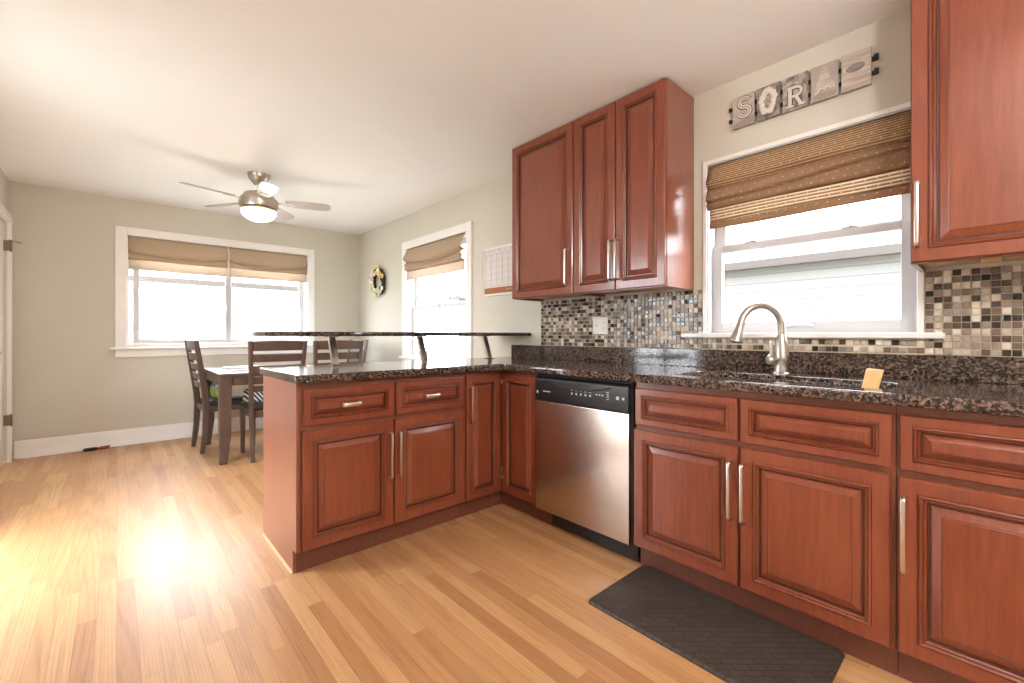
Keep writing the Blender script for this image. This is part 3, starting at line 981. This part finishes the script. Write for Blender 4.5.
def tiles(a, b, z0, z1):
    mb = MB()
    ny = int(round((b - a) / P)); nz = int(round((z1 - z0) / P))
    py, pz = (b - a) / ny, (z1 - z0) / nz
    for i in range(ny):
        for k in range(nz):
            m = rg.choices(range(9), (10, 13, 15, 16, 13, 12, 13, 6, 8))[0]
            y, z = a + (i + .5) * py, z0 + (k + .5) * pz
            h, g = .0112, .0098
            q0 = [mb.bm.verts.new((W - .0044, y + s * h, z + t * h)) for s, t in ((-1, -1), (1, -1), (1, 1), (-1, 1))]
            q1 = [mb.bm.verts.new((W - .0085, y + s * h, z + t * h)) for s, t in ((-1, -1), (1, -1), (1, 1), (-1, 1))]
            tl = [rg.uniform(-.0003, .0003) for _ in range(2)]
            q2 = [mb.bm.verts.new((W - .0098 + s * tl[0] + t * tl[1], y + s * g, z + t * g)) for s, t in ((-1, -1), (1, -1), (1, 1), (-1, 1))]
            for A, B in ((q0, q1), (q1, q2)):
                for j in range(4): mb.face([A[j], A[(j + 1) % 4], B[(j + 1) % 4], B[j]], m)
            mb.face(q2, m)
    return mb
tiles(1.108, 2.359, 1.014, 1.3475).build('tile_field', TM, tb)
tiles(.203, 1.106, 1.014, 1.0765).build('tile_strip', TM, tb)
tiles(-.44, .202, 1.014, 1.3475).build('tile_field', TM, tb)

# ---- outlet plate on the tiles
op = empty('outlet_plate', (W - .010, 1.796, 1.155), 'ivory switch and outlet plate on the mosaic tiles', 'outlet')
ox = W - .0105
MB().prism(fillet([(1.737, 1.097), (1.857, 1.097), (1.857, 1.213), (1.737, 1.213)], .006, 3), lambda p, q, t: (t, p, q), ox - .006, ox).build('cover_plate', M['plate'], op, .0015)
box(ox - .0075, ox - .006, 1.8215, 1.8305, 1.143, 1.167).build('switch_slot', M['plate'], op); box(ox - .018, ox - .007, 1.823, 1.829, 1.152, 1.164).build('toggle', M['plate'], op, .001)
for z in (1.136, 1.174):
    MB().prism(fillet([(1.751, z - .014), (1.785, z - .014), (1.785, z + .014), (1.751, z + .014)], .009, 4), lambda p, q, t: (t, p, q), ox - .0080, ox - .0055).build('socket', M['plate'], op)
    s = MB()
    for y in (1.7745, 1.7615): s.box(ox - .0084, ox - .0078, y - .0012, y + .0012, z - .002, z + .007)
    s.box(ox - .0084, ox - .0078, 1.766, 1.770, z - .010, z - .006)
    s.build('socket_slot', M['blackmatte'], op)

# ------------------------------------------------------------------ floor mat
mt = fillet([(1.425, .352), (1.852, .352), (1.852, 1.128), (1.425, 1.128)], .02, 5)
mm = MB()
mm.loft([[(p, q, .0005) for p, q in mt]] + [[(1.6385 + (p - 1.6385) * k, .74 + (q - .74) * k2, z) for p, q in mt] for k, k2, z in ((1, 1, .006), (.975, .986, .0135), (.95, .972, .015))])
tag(mm.build('floor_mat', M['mat'], None), 'charcoal basket-weave cushioned mat on the floor before the sink cabinet', 'mat')

# ------------------------------------------------------------------ woven roman shades
def shade(name, label, fn, a0, a1, ztop, segs, mats, wob=.006, seed=1, headrail=True, group='woven roman shades'):
    """segs: list of (part, material, profile of (bulge into the room, drop)), fn(a, t, z) with t outwards"""
    rg = random.Random(seed)
    ph = [rg.uniform(0, 6.28) for _ in range(4)]
    r = empty(name, fn((a0 + a1) / 2, 0, ztop - .3), label, 'blind', group)
    hb = MB(); fbox(hb, fn, a0 + .004, a1 - .004, .004, .034, ztop - .012, ztop + .004); hb.build('head_rail', M['weave_plain'] if 'sink' in label else M['straw_fine'], r)
    n = 28
    for part, mat, prof, inset in segs:
        mb = MB()
        rows = []
        for b, d, sag, *sk in prof:
            row = []
            for i in range(n + 1):
                u = i / n
                a = a0 + inset + (a1 - a0 - 2 * inset) * u
                s = sag * (4 * u * (1 - u)) + (sk[0] * (u - .5) if sk else 0) + wob * .5 * math.sin(5.1 * u + ph[0] + d * 9) * (1 if d > .05 else 0)
                t = -(b + wob * math.sin(7.3 * u + ph[1] + d * 23) * (1 if d > .03 else 0))
                row.append(mb.bm.verts.new(fn(a, t, ztop - d - s)))
            rows.append(row)
        for i in range(len(rows) - 1):
            for j in range(n): mb.face([rows[i][j], rows[i][j + 1], rows[i + 1][j + 1], rows[i + 1][j]])
        mb.build(part, mat, r, sharp=1.3, solid=.0025)
    return r

shade('roman_shade', 'brown woven roman shade with pale stripes over the sink window', fr, .238, 1.074, 2.018, [
    ('valance_fold', M['weave_fine'], [(.004, 0, 0), (.014, .03, 0), (.034, .085, 0), (.036, .098, .002), (.016, .118, .004), (.002, .128, .004)], 0),
    ('middle_fold', M['weave_plain'], [(.002, .112, 0), (.026, .140, .006), (.042, .165, .010, .035), (.040, .174, .008, .040), (.020, .180, .006, .042), (.018, .184, .004, .040), (.036, .206, .006, .016), (.040, .222, .004), (.030, .234, 0), (.010, .240, 0)], .002),
    ('lower_panel', M['weave_lightleak'], [(.008, .225, 0), (.014, .245, 0), (.012, .285, 0), (.010, .308, 0)], .008),
    ('bottom_hem', M['weave_plain'], [(.010, .306, 0), (.014, .318, 0), (.014, .342, 0), (.010, .344, 0)], .008)], None, .006, 3)
shade('roman_shade', 'tan woven roman shade over the window beside the wall calendar', fr, 3.345, 4.45, 2.052, [
    ('valance_fold', M['straw_fine'], [(.004, 0, 0), (.020, .03, .01), (.055, .105, .03), (.058, .125, .04), (.030, .145, .04), (.004, .158, .04)], 0),
    ('middle_fold', M['straw_fine'], [(.004, .145, .02), (.045, .178, .02), (.055, .192, .02), (.040, .206, .015), (.045, .222, .012), (.050, .238, .008), (.012, .255, .004)], .002),
    ('lower_panel', M['straw_open'], [(.008, .245, 0), (.012, .27, 0), (.012, .335, 0), (.010, .350, 0)], .006)], None, .007, 5)
shade('roman_shade', 'tan woven roman shade over the left pane of the wide dining window', fb, .082, .925, 2.080, [
    ('valance_fold', M['straw_fine'], [(.004, 0, 0), (.018, .03, 0), (.040, .12, .035), (.044, .140, .045), (.022, .155, .045), (.004, .165, .045)], 0),
    ('middle_fold', M['straw_fine'], [(.004, .150, .03), (.034, .180, .02), (.042, .205, .016), (.030, .222, .01), (.008, .235, 0)], .002),
    ('lower_panel', M['straw_open'], [(.008, .225, 0), (.012, .26, 0), (.010, .335, 0)], .006)], None, .004, 8)
shade('roman_shade', 'tan woven roman shade over the right pane of the wide dining window', fb, .935, 1.765, 2.080, [
    ('valance_fold', M['straw_fine'], [(.004, 0, 0), (.018, .03, 0), (.040, .12, .035), (.044, .140, .045), (.022, .155, .045), (.004, .165, .045)], 0),
    ('middle_fold', M['straw_fine'], [(.004, .150, .03), (.034, .180, .02), (.042, .205, .016), (.030, .222, .01), (.008, .235, 0)], .002),
    ('lower_panel', M['straw_open'], [(.008, .225, 0), (.012, .26, 0), (.010, .335, 0)], .006)], None, .004, 12)

# ------------------------------------------------------------------ ceiling fan
FX, FY = .890, 4.175
DZ = .032
cf = empty('ceiling_fan', (FX, FY, 2.0), 'brushed nickel five-blade ceiling fan with a lit globe', 'fan')
MB().lathe([(.016, 2.345), (.03, 2.347), (.040, 2.358), (.046, 2.368), (.050, 2.370), (.060, 2.385), (.064, 2.388), (.074, 2.410), (.078, 2.413), (.083, 2.434), (.085, H - .0005)], (FX, FY, 0), 32).build('canopy', M['bronze'], cf)
MB().tube([(FX, FY, 2.28), (FX, FY, 2.355)], .0125, 14).build('downrod', M['bronze'], cf)
MB().lathe([(.115, 2.118), (.142, 2.122), (.147, 2.135), (.147, 2.19), (.140, 2.20), (.135, 2.202), (.105, 2.245), (.06, 2.262), (.03, 2.265), (.022, 2.268)], (FX, FY, DZ), 40).build('motor_housing', M['bronze'], cf)
MB().lathe([(.128, 2.100), (.137, 2.104), (.137, 2.116), (.12, 2.119)], (FX, FY, DZ), 40).build('light_collar', M['brass'], cf)
gl = [(max(.131 * math.cos(a), .001), 2.101 - .086 * math.sin(a)) for a in [PI / 2 * (10 - i) / 10 for i in range(11)]]
MB().lathe(gl, (FX, FY, DZ), 36).build('globe', M['globe'], cf)
# blades; the angle is measured in the room
base = math.radians(20) - TH
for k in range(5):
    a = base + k * 2 * PI / 5
    ra, ta = Vector((math.cos(a), math.sin(a), 0)), Vector((-math.sin(a), math.cos(a), 0))
    pitch = math.radians(-12)
    def bp(r, s, z, zc=2.217): 
        return Vector((FX, FY, zc)) + ra * r + ta * (s * math.cos(pitch)) + Vector((0, 0, s * math.sin(pitch) + z))
    ol = [(.205, -.046), (.30, -.056), (.44, -.062), (.52, -.060), (.553, -.040), (.56, 0), (.553, .040), (.52, .060), (.44, .062), (.30, .056), (.205, .046), (.195, 0)]
    bl = MB(); A = [bl.bm.verts.new(bp(r, s, -.003)) for r, s in ol]; B = [bl.bm.verts.new(bp(r, s, .003)) for r, s in ol]
    bl.face(A); bl.face(B[::-1])
    for i in range(len(ol)): bl.face([A[i], A[(i + 1) % len(ol)], B[(i + 1) % len(ol)], B[i]])
    bo_ = bl.build('blade', M['bladefinish'], cf)
    ir = MB()
    il = [(.135, -.016), (.20, -.018), (.235, -.034), (.265, -.028), (.272, 0), (.265, .028), (.235, .034), (.20, .018), (.135, .016)]
    A = [ir.bm.verts.new(bp(r, s, -.010)) for r, s in il]; B = [ir.bm.verts.new(bp(r, s, -.0035)) for r, s in il]
    ir.face(A); ir.face(B[::-1])
    for i in range(len(il)): ir.face([A[i], A[(i + 1) % len(il)], B[(i + 1) % len(il)], B[i]])
    ir.build('blade_iron', M['bronze'], bo_, .002)
fl = lamp('fan_lamp', 'POINT', (FX, FY, 1.95), (0, 0, 0), FAN_WATT, (1, .90, .78), shadow_soft_size=.09)

# globes added to brighten the kitchen, unseen above and behind the camera
for i, (lx, ly) in enumerate(FILL_GLOBES):
    k = empty('added_fill_globe', (lx, ly, H - .46), ('unseen added fill-light globe over the kitchen floor', 'unseen added fill-light globe at the rear of the kitchen')[i], 'lamp', 'added fill-light globes')
    MB().lathe([(.065, H - .025), (.07, H - .02), (.07, H - .0005)], (lx, ly, 0), 24).build('ceiling_rose', M['nickel'], k)
    MB().tube([(lx, ly, H - .24), (lx, ly, H - .02)], .008, 10).build('stem', M['nickel'], k)
    MB().lathe([(.03, H - .25), (.045, H - .235), (.03, H - .215)], (lx, ly, 0), 24).build('collar', M['nickel'], k)
    MB().blob((lx, ly, H - .345), .115, .115, .105, 32, 18).build('globe_shade', M['fill_glow'], k)

# ------------------------------------------------------------------ wall decorations
# wreath
wy, wz = 5.14, 1.752
wr = empty('wreath', (W, wy, wz - .19), 'round wreath of small pastel flowers on the wall near the corner', 'wreath')
N = 40
ring = [(W - .035, wy + .135 * math.cos(2 * PI * i / N), wz + .14 * math.sin(2 * PI * i / N)) for i in range(N)]
MB().tube(ring, [.032 + .004 * math.sin(i * 2.4) for i in range(N)], 10, up=(1, 0, 0), closed=True).build('twig_ring', plain('dark_twigs', (.035, .025, .02), .8, var=.4, scale=60), wr)
FC = [M['white'], plain('yellow_petals', (.72, .60, .16), .6), plain('pale_pink_petals', (.72, .50, .44), .6), plain('pale_blue_petals', (.42, .56, .58), .6), plain('cream_petals', (.78, .70, .52), .6), plain('green_petals', (.52, .58, .30), .6)]
rg = random.Random(4)
for i in range(54):
    a = 2 * PI * i / 54 + rg.uniform(-.08, .08)
    rr2 = .138 + rg.choice((-.032, .004, .036)) + rg.uniform(-.006, .006)
    s = rg.uniform(.019, .027)
    c = (W - .074 + abs(rr2 - .138) * .5, wy + rr2 * math.cos(a), wz + rr2 * 1.03 * math.sin(a))
    f = MB()
    for q in range(5):
        b = 2 * PI * q / 5 + a
        f.blob((c[0], c[1] + s * .6 * math.cos(b), c[2] + s * .6 * math.sin(b)), s * .45, s * .55, s * .55, 8, 5)
    f.blob((c[0] - .008, c[1], c[2]), .008, s * .4, s * .4, 8, 5)
    f.build('flower', FC[rg.choice((0, 0, 1, 1, 2, 2, 3, 4, 4, 5))], wr)

# wall calendar board
cb = empty('wall_calendar', (W, 2.76, 1.435), 'framed white calendar board with a cork strip on the wall', 'calendar')
cy0, cy1, cz0, cz1 = 2.46, 3.06, 1.432, 1.846
box(W - .012, W - .0005, cy0, cy1, cz0, cz1).build('board', plain('calendar_paper', (.66, .61, .58), .4, var=.01), cb)
f = MB(); f.box(W - .02, W - .001, cy0, cy1, cz1 - .016, cz1); f.box(W - .02, W - .001, cy0, cy1, cz0, cz0 + .016); f.box(W - .02, W - .001, cy0, cy0 + .014, cz0 + .016, cz1 - .016); f.box(W - .02, W - .001, cy1 - .012, cy1, cz0 + .016, cz1 - .016)
f.build('frame', M['white'], cb, .002)
box(W - .0205, W - .0005, cy1, cy1 + .003, cz0, cz1).build('frame_edge', M['blackmatte'], cb)
box(W - .0165, W - .012, cy0 + .014, cy1 - .012, cz0 + .018, cz0 + .068).build('cork_strip', plain('cork', (.36, .15, .065), .9, var=.2, scale=120), cb)
g = MB()
for k in range(8): y = cy1 - .03 - k * .074; g.box(W - .0132, W - .012, y - .0012, y + .0012, cz0 + .08, cz1 - .05)
for k in range(6): z = cz0 + .082 + k * .054; g.box(W - .0132, W - .012, cy0 + .02, cy1 - .03, z - .0012, z + .0012)
g.build('grid_lines', plain('grey_ink', (.40, .36, .34), .6), cb)
g = MB()
for k in range(7): g.tube([(W - .013, cy1 - .067 - k * .074 + .011 * math.cos(t * PI / 6), cz1 - .034 + .011 * math.sin(t * PI / 6)) for t in range(12)], .0013, 5, closed=True)
g.build('day_circle', plain('grey_print', (.42, .38, .36), .6), cb)
for y in (2.74, 2.70, 2.62): MB().blob((W - .019, y, cz0 + .046), .005, .006, .006, 10, 6).build('push_pin', M['white'], cb)

# letter sign over the sink window: five photo tiles on two dark rails
sg = empty('letter_sign', (W, .66, 2.175), 'five letter-photo tiles in a row on two dark rails above the sink window', 'sign')
sy1, sz0, sz1 = .940, 2.172, 2.334
for z in (2.222, 2.284): box(W - .012, W - .001, .350, .962, z - .009, z + .009).build('rail', M['blackmatte'], sg, .002)
tw, gp = .1045, .012
for z in (2.222, 2.284): box(W - .020, W - .010, .346, .362, z - .013, z + .013).build('rail_clip', M['blackmatte'], sg, .002)
PG = [m_picture('grey_photo_plaster', (.30, .25, .21), (.50, .43, .37), 6), m_picture('grey_photo_foliage', (.09, .075, .06), (.34, .29, .25), 38), m_picture('grey_photo_twigs', (.12, .10, .085), (.52, .46, .40), 26), m_picture('grey_photo_mist', (.30, .25, .22), (.46, .40, .36), 5, (1, 1, .3)), m_picture('grey_photo_boards', (.36, .30, .25), (.60, .52, .45), 7, (1, 1, 9))]
INK = plain('dark_photo_ink', (.07, .055, .045), .5)
LIT = plain('light_photo_paper', (.66, .59, .53), .5)
MID = plain('mid_photo_grey', (.30, .26, .23), .5)
xs = W - .025
def letter_tube(parent, name, pts, cy, cz, w, mat, depth=.0015, k=1.0):
    """flat ribbon letter: pts in tile units (right, up) from the tile's centre"""
    P3 = [(xs - depth, cy - p * k, cz + q * k) for p, q in pts]
    return MB().tube(P3, 1, sect=[(a * .003, b * w) for a, b in SECT], up=(1, 0, 0)).build(name, mat, parent, sharp=1.2)
def arc_(cx, cz, rx, rz, a0, a1, n=14):
    return [(cx + rx * math.cos(math.radians(a0 + (a1 - a0) * i / n)), cz + rz * math.sin(math.radians(a0 + (a1 - a0) * i / n))) for i in range(n + 1)]
for i in range(5):
    y1_ = sy1 - i * (tw + gp); yc = y1_ - tw / 2; zc = (sz0 + sz1) / 2
    t = box(xs, W - .012, y1_ - tw, y1_, sz0, sz1).build('letter_tile', PG[i], sg, .0015)
    if i == 0:
        S = arc_(.002, .026, .023, .022, 20, 270, 14)[:-1] + arc_(.002, -.020, .026, .024, 90, -160, 14)
        letter_tube(t, 'letter_outline', S, yc - .004, zc + .012, .026, INK, .0012)
        letter_tube(t, 'letter', S, yc - .004, zc + .012, .019, LIT, .0028)
        letter_tube(t, 'letter_line', S, yc - .004, zc + .012, .005, MID, .0045)
        MB().prism([(-.053, -.082), (.053, -.082), (.053, -.036), (-.053, -.062)], lambda p, q, d: (d, yc - p, zc + q), xs - .0012, xs + .001).build('ledge', MID, t)
    elif i == 1:
        rgf = random.Random(2)
        o_ = MB()
        for kx in range(46):
            a = 2 * PI * kx / 46
            o_.blob((xs - .001, yc + (.028 + rgf.uniform(-.004, .006)) * math.cos(a), zc + .004 + (.050 + rgf.uniform(-.005, .008)) * math.sin(a)), .004, rgf.uniform(.008, .016), rgf.uniform(.008, .015), 8, 5)
        o_.build('letter', LIT, t)
        MB().prism(arc_(0, .004, .017, .036, 0, 345, 18), lambda p, q, d: (d, yc - p, zc + q), xs - .0008, xs + .001).build('letter_middle', PG[2], t)
    elif i == 2:
        for w_, m_, dp in ((.024, INK, .0014), (.016, LIT, .003)):
            letter_tube(t, 'letter_stem', [(-.020, -.064), (-.020, .026)], yc, zc - .002, w_, m_, dp)
            letter_tube(t, 'letter_bowl', [(-.030, .024)] + arc_(.004, .003, .024, .021, 90, -90, 12) + [(-.022, -.018)], yc, zc - .002, w_ * .8, m_, dp + .0001)
            letter_tube(t, 'letter_leg', [(.004, -.018), (.026, -.064)], yc, zc - .002, w_ * .9, m_, dp + .0002)
            letter_tube(t, 'letter_serif', [(-.036, -.064), (-.004, -.064)], yc, zc - .002, w_ * .6, m_, dp + .0003)
            letter_tube(t, 'letter_serif', [(.016, -.064), (.042, -.064)], yc, zc - .002, w_ * .6, m_, dp + .0003)
    elif i == 3:
        MB().prism([(-.006, .068), (.008, .068), (.020, .02), (.046, -.034), (.030, -.040), (.010, -.030), (-.008, -.040), (-.026, -.032), (-.042, -.046), (-.022, .015)], lambda p, q, d: (d, yc - p, zc + q), xs - .0012, xs + .001).build('letter', PG[4], t)
        letter_tube(t, 'letter_arch', [(-.036, -.050)] + arc_(-.012, -.042, .010, .014, 170, 10, 8) + arc_(.014, -.042, .010, .014, 170, 10, 8) + [(.04, -.036)], yc, zc, .006, LIT, .003)
        MB().prism(arc_(.002, -.062, .046, .014, 0, 345, 18), lambda p, q, d: (d, yc - p, zc + q), xs - .0012, xs + .001).build('base_shape', MID, t)
    else:
        MB().blob((xs, yc + .002, zc + .012), .010, .034, .0165, 18, 10, mat=Matrix.Rotation(-.16, 3, 'X')).build('shell_shape', MID, t)
        letter_tube(t, 'shell_edge', arc_(-.002, .012, .038, .021, 150, 350, 14), yc, zc, .004, LIT, .002)
for z in (2.222, 2.284): box(W - .018, W - .010, .952, .963, z - .009, z + .009).build('rail_clip', M['blackmatte'], sg, .002)

# ------------------------------------------------------------------ dining set
TX0, TX1, TY0, TY1, TZ = .634, 2.00, 4.365, 5.335, .764
tbx = empty('dining_table', ((TX0 + TX1) / 2, (TY0 + TY1) / 2, 0), 'dark espresso wood dining table below the wide window', 'table')
box(TX0, TX1, TY0, TY1, TZ - .028, TZ).build('tabletop', M['espresso'], tbx, .004)
ap = MB(); e_ = .02
ap.box(TX0 + .09, TX1 - .09, TY0 + e_, TY0 + e_ + .02, TZ - .105, TZ - .0285); ap.box(TX0 + .09, TX1 - .09, TY1 - e_ - .02, TY1 - e_, TZ - .105, TZ - .0285)
ap.box(TX0 + e_, TX0 + e_ + .02, TY0 + .09, TY1 - .09, TZ - .105, TZ - .0285); ap.box(TX1 - e_ - .02, TX1 - e_, TY0 + .09, TY1 - .09, TZ - .105, TZ - .0285)
ap.build('apron', M['espresso'], tbx, .002)
for sx, cx in ((1, TX0 + .006), (-1, TX1 - .006)):
    for sy, cy in ((1, TY0 + .006), (-1, TY1 - .006)):
        def q4(w_, z): return [(cx, cy, z), (cx + sx * w_, cy, z), (cx + sx * w_, cy + sy * w_, z), (cx, cy + sy * w_, z)]
        MB().loft([q4(.058, 0), q4(.085, .24), q4(.088, TZ - .0285)]).build('leg', M['espresso'], tbx, .004)


def make_chair(label):
    """back towards -y, seat towards +y, origin on the floor under the seat"""
    r = empty('dining_chair', (0, 0, 0), label, 'chair', 'ladder-back dining chairs')
    for s in (-1, 1):
        prof = [(-.213, 0), (-.190, .20), (-.180, .42), (-.186, .52), (-.205, .66), (-.232, .84), (-.262, 1.04)]
        xo = [.192, .194, .196, .198, .202, .210, .220]
        wd = [.036, .046, .052, .052, .050, .044, .036]
        rings = []
        for (y, z), x, w_ in zip(prof, xo, wd):
            rings.append([(s * x - .016, y - w_ / 2, z), (s * x + .016, y - w_ / 2, z), (s * x + .016, y + w_ / 2, z), (s * x - .016, y + w_ / 2, z)])
        MB().loft(rings).build('back_post', M['espresso'], r, .004, sharp=.7)
        fl_r = [[(s * .19 - w_, .205 - w_ + o_, z), (s * .19 + w_, .205 - w_ + o_, z), (s * .19 + w_, .205 + w_ + o_, z), (s * .19 - w_, .205 + w_ + o_, z)] for w_, z, o_ in ((.015, 0, .004), (.020, .25, 0), (.021, .425, 0))]
        MB().loft(fl_r).build('front_leg', M['espresso'], r, .003)
    def by(z):
        P_ = [(-.186, .52), (-.205, .66), (-.232, .84), (-.262, 1.04)]
        for (a, b), (c, d) in zip(P_, P_[1:]):
            if b <= z <= d: return a + (c - a) * (z - b) / (d - b)
        return P_[0][0] if z < .52 else P_[-1][0]
    for z0, z1, w_ in ((.955, 1.036, .206), (.858, .925, .200), (.768, .828, .195), (.682, .738, .191), (.60, .652, .187)):
        sl_ = []
        for i in range(9):
            u = -1 + 2 * i / 8
            bow = -.018 * (1 - u * u)
            cr = .006 * (1 - u * u) if z1 > 1 else 0
            sl_.append([(u * w_, by(z0) + bow - .008, z0), (u * w_, by(z0) + bow + .008, z0), (u * w_, by(z1) + bow + .008, z1 + cr), (u * w_, by(z1) + bow - .008, z1 + cr)])
        MB().loft(sl_).build('slat', M['espresso'], r, .002, sharp=.7)
    fr_ = MB(); fr_.box(-.172, .172, .19, .212, .375, .428); fr_.box(-.172, .172, -.19, -.17, .375, .428); fr_.box(-.20, -.18, -.16, .186, .375, .428); fr_.box(.18, .20, -.16, .186, .375, .428)
    fr_.build('seat_frame', M['espresso'], r, .002)
    pl_ = fillet([(-.195, -.165), (.195, -.165), (.218, .235), (-.218, .235)], [.03, .03, .05, .05], 5)
    MB().loft([[(p * k, q * k, z) for p, q in pl_] for k, z in ((.96, .4285), (1.0, .436), (1.0, .452), (.975, .468), (.90, .478), (.6, .483))]).build('seat_cushion', M['leather'], r, sharp=1.0)
    return r


ch = make_chair('dark ladder-back chair at the left end of the table, seen from its side')
ch.location = (.783, 5.115, 0); ch.rotation_euler.z = -PI / 2 + .06
for lab, x, y, rz in (('dark ladder-back chair before the table, its back nearest the peninsula corner', 1.058, 4.50, 0.0),
                      ('dark ladder-back chair before the table, second along behind the bar post', 1.585, 4.50, 0.0),
                      ('dark ladder-back chair at the right end of the table, mostly hidden behind another', 1.87, 5.08, PI / 2)):
    c = copy_tree(ch); c['label'] = lab; c.location = (x, y, 0); c.rotation_euler.z = rz

# things on the table and the chairs
def sheet(name, label, cat, cx, cy, w_, h_, rz, z, th, mat, group=None):
    c_, s_ = math.cos(rz), math.sin(rz)
    mb = MB(); mb.prism([(-w_ / 2, -h_ / 2), (w_ / 2, -h_ / 2), (w_ / 2, h_ / 2), (-w_ / 2, h_ / 2)], lambda p, q, t: (cx + p * c_ - q * s_, cy + p * s_ + q * c_, t), z, z + th)
    return tag(mb.build(name, mat, None, .001), label, cat, group)
paper = plain('white_paper', (.80, .77, .73), .5, var=.02)
sheet('magazine', 'thick white magazine near the left end of the dining table', 'magazine', .93, 5.02, .30, .22, .12, TZ + .0005, .016, paper, 'papers on the dining table')
sheet('envelope', 'dark red envelope on the dining table before the white magazine', 'envelope', .83, 4.66, .12, .07, .5, TZ + .0005, .006, plain('dark_red_card', (.22, .05, .05), .5), 'papers on the dining table')
sheet('paper_sheet', 'white paper with a yellow patch seen between the chair slats', 'paper', 1.25, 4.85, .28, .20, -.1, TZ + .0005, .004, paper, 'papers on the dining table')
sheet('flyer', 'small yellow flyer lying beyond the white paper on the table', 'flyer', 1.30, 5.10, .16, .12, .3, TZ + .0005, .003, plain('yellow_print', (.75, .52, .22), .5), 'papers on the dining table')
sheet('notebook', 'pale notebook at the right part of the dining table', 'notebook', 1.70, 4.80, .24, .18, .2, TZ + .0005, .012, plain('pale_cover', (.66, .58, .52), .5), 'papers on the dining table')

gc = empty('seat_pillow', (.757, 5.115, .484), 'green pillow with a pale leafy top on the left-end chair', 'cushion')
pl_ = fillet([(.685, 4.97), (.83, 4.97), (.83, 5.26), (.685, 5.26)], .04, 5)
MB().loft([[(.757 + (p - .757) * k, 5.115 + (q - 5.115) * k, z) for p, q in pl_] for k, z in ((.85, .4845), (1, .50), (1.02, .54), (.97, .575))]).build('pillow_base', plain('green_cloth', (.30, .46, .08), .8), gc, sharp=1.2)
MB().loft([[(.757 + (p - .757) * k, 5.115 + (q - 5.115) * k, z) for p, q in pl_] for k, z in ((.96, .5755), (.93, .60), (.80, .632), (.5, .642))]).build('pillow_top', m_picture('leafy_print', (.16, .19, .14), (.72, .70, .62), 24, thr=(.42, .55)), gc, sharp=1.2)
stp = NT('black_white_stripes')
fz = stp.math('FRACT', stp.math('MULTIPLY', stp.math('ADD', stp.xyz()[0], stp.math('MULTIPLY', stp.xyz()[2], .8)), 28))
stp.set(**{'Base Color': stp.ramp(fz, [(0, (.80, .78, .75)), (.5, (.03, .03, .03))], 'CONSTANT'), 'Roughness': .8})
pl_ = fillet([(.865, 4.50), (1.03, 4.50), (1.03, 4.70), (.865, 4.70)], .04, 5)
tag(MB().loft([[(.948 + (p - .948) * k, 4.60 + (q - 4.60) * k, z) for p, q in pl_] for k, z in ((.9, .4845), (1, .50), (1.0, .56), (.92, .59), (.6, .60))]).build('striped_cushion', stp.m, None, sharp=1.2), 'black and white striped cushion on the chair nearest the peninsula', 'cushion')

# small tool on the floor by the baseboard
tl = empty('floor_gadget', (-.145, 5.74, 0), 'small black and red gadget lying on the floor by the back baseboard', 'gadget')
MB().tube([(-.235, 5.725, .016), (-.215, 5.727, .016), (-.15, 5.735, .016), (-.135, 5.737, .016)], [.010, .016, .015, .011], 12).build('grip', M['blackmatte'], tl)
MB().tube([(-.135, 5.737, .016), (-.12, 5.739, .014), (-.07, 5.746, .013), (-.055, 5.748, .012)], [.009, .013, .011, .006], 12).build('red_body', plain('red_plastic', (.35, .04, .035), .4), tl)
MB().tube([(-.12, 5.752, .022), (-.05, 5.762, .020)], [.006, .008], 10).build('cap', M['blackmatte'], tl)
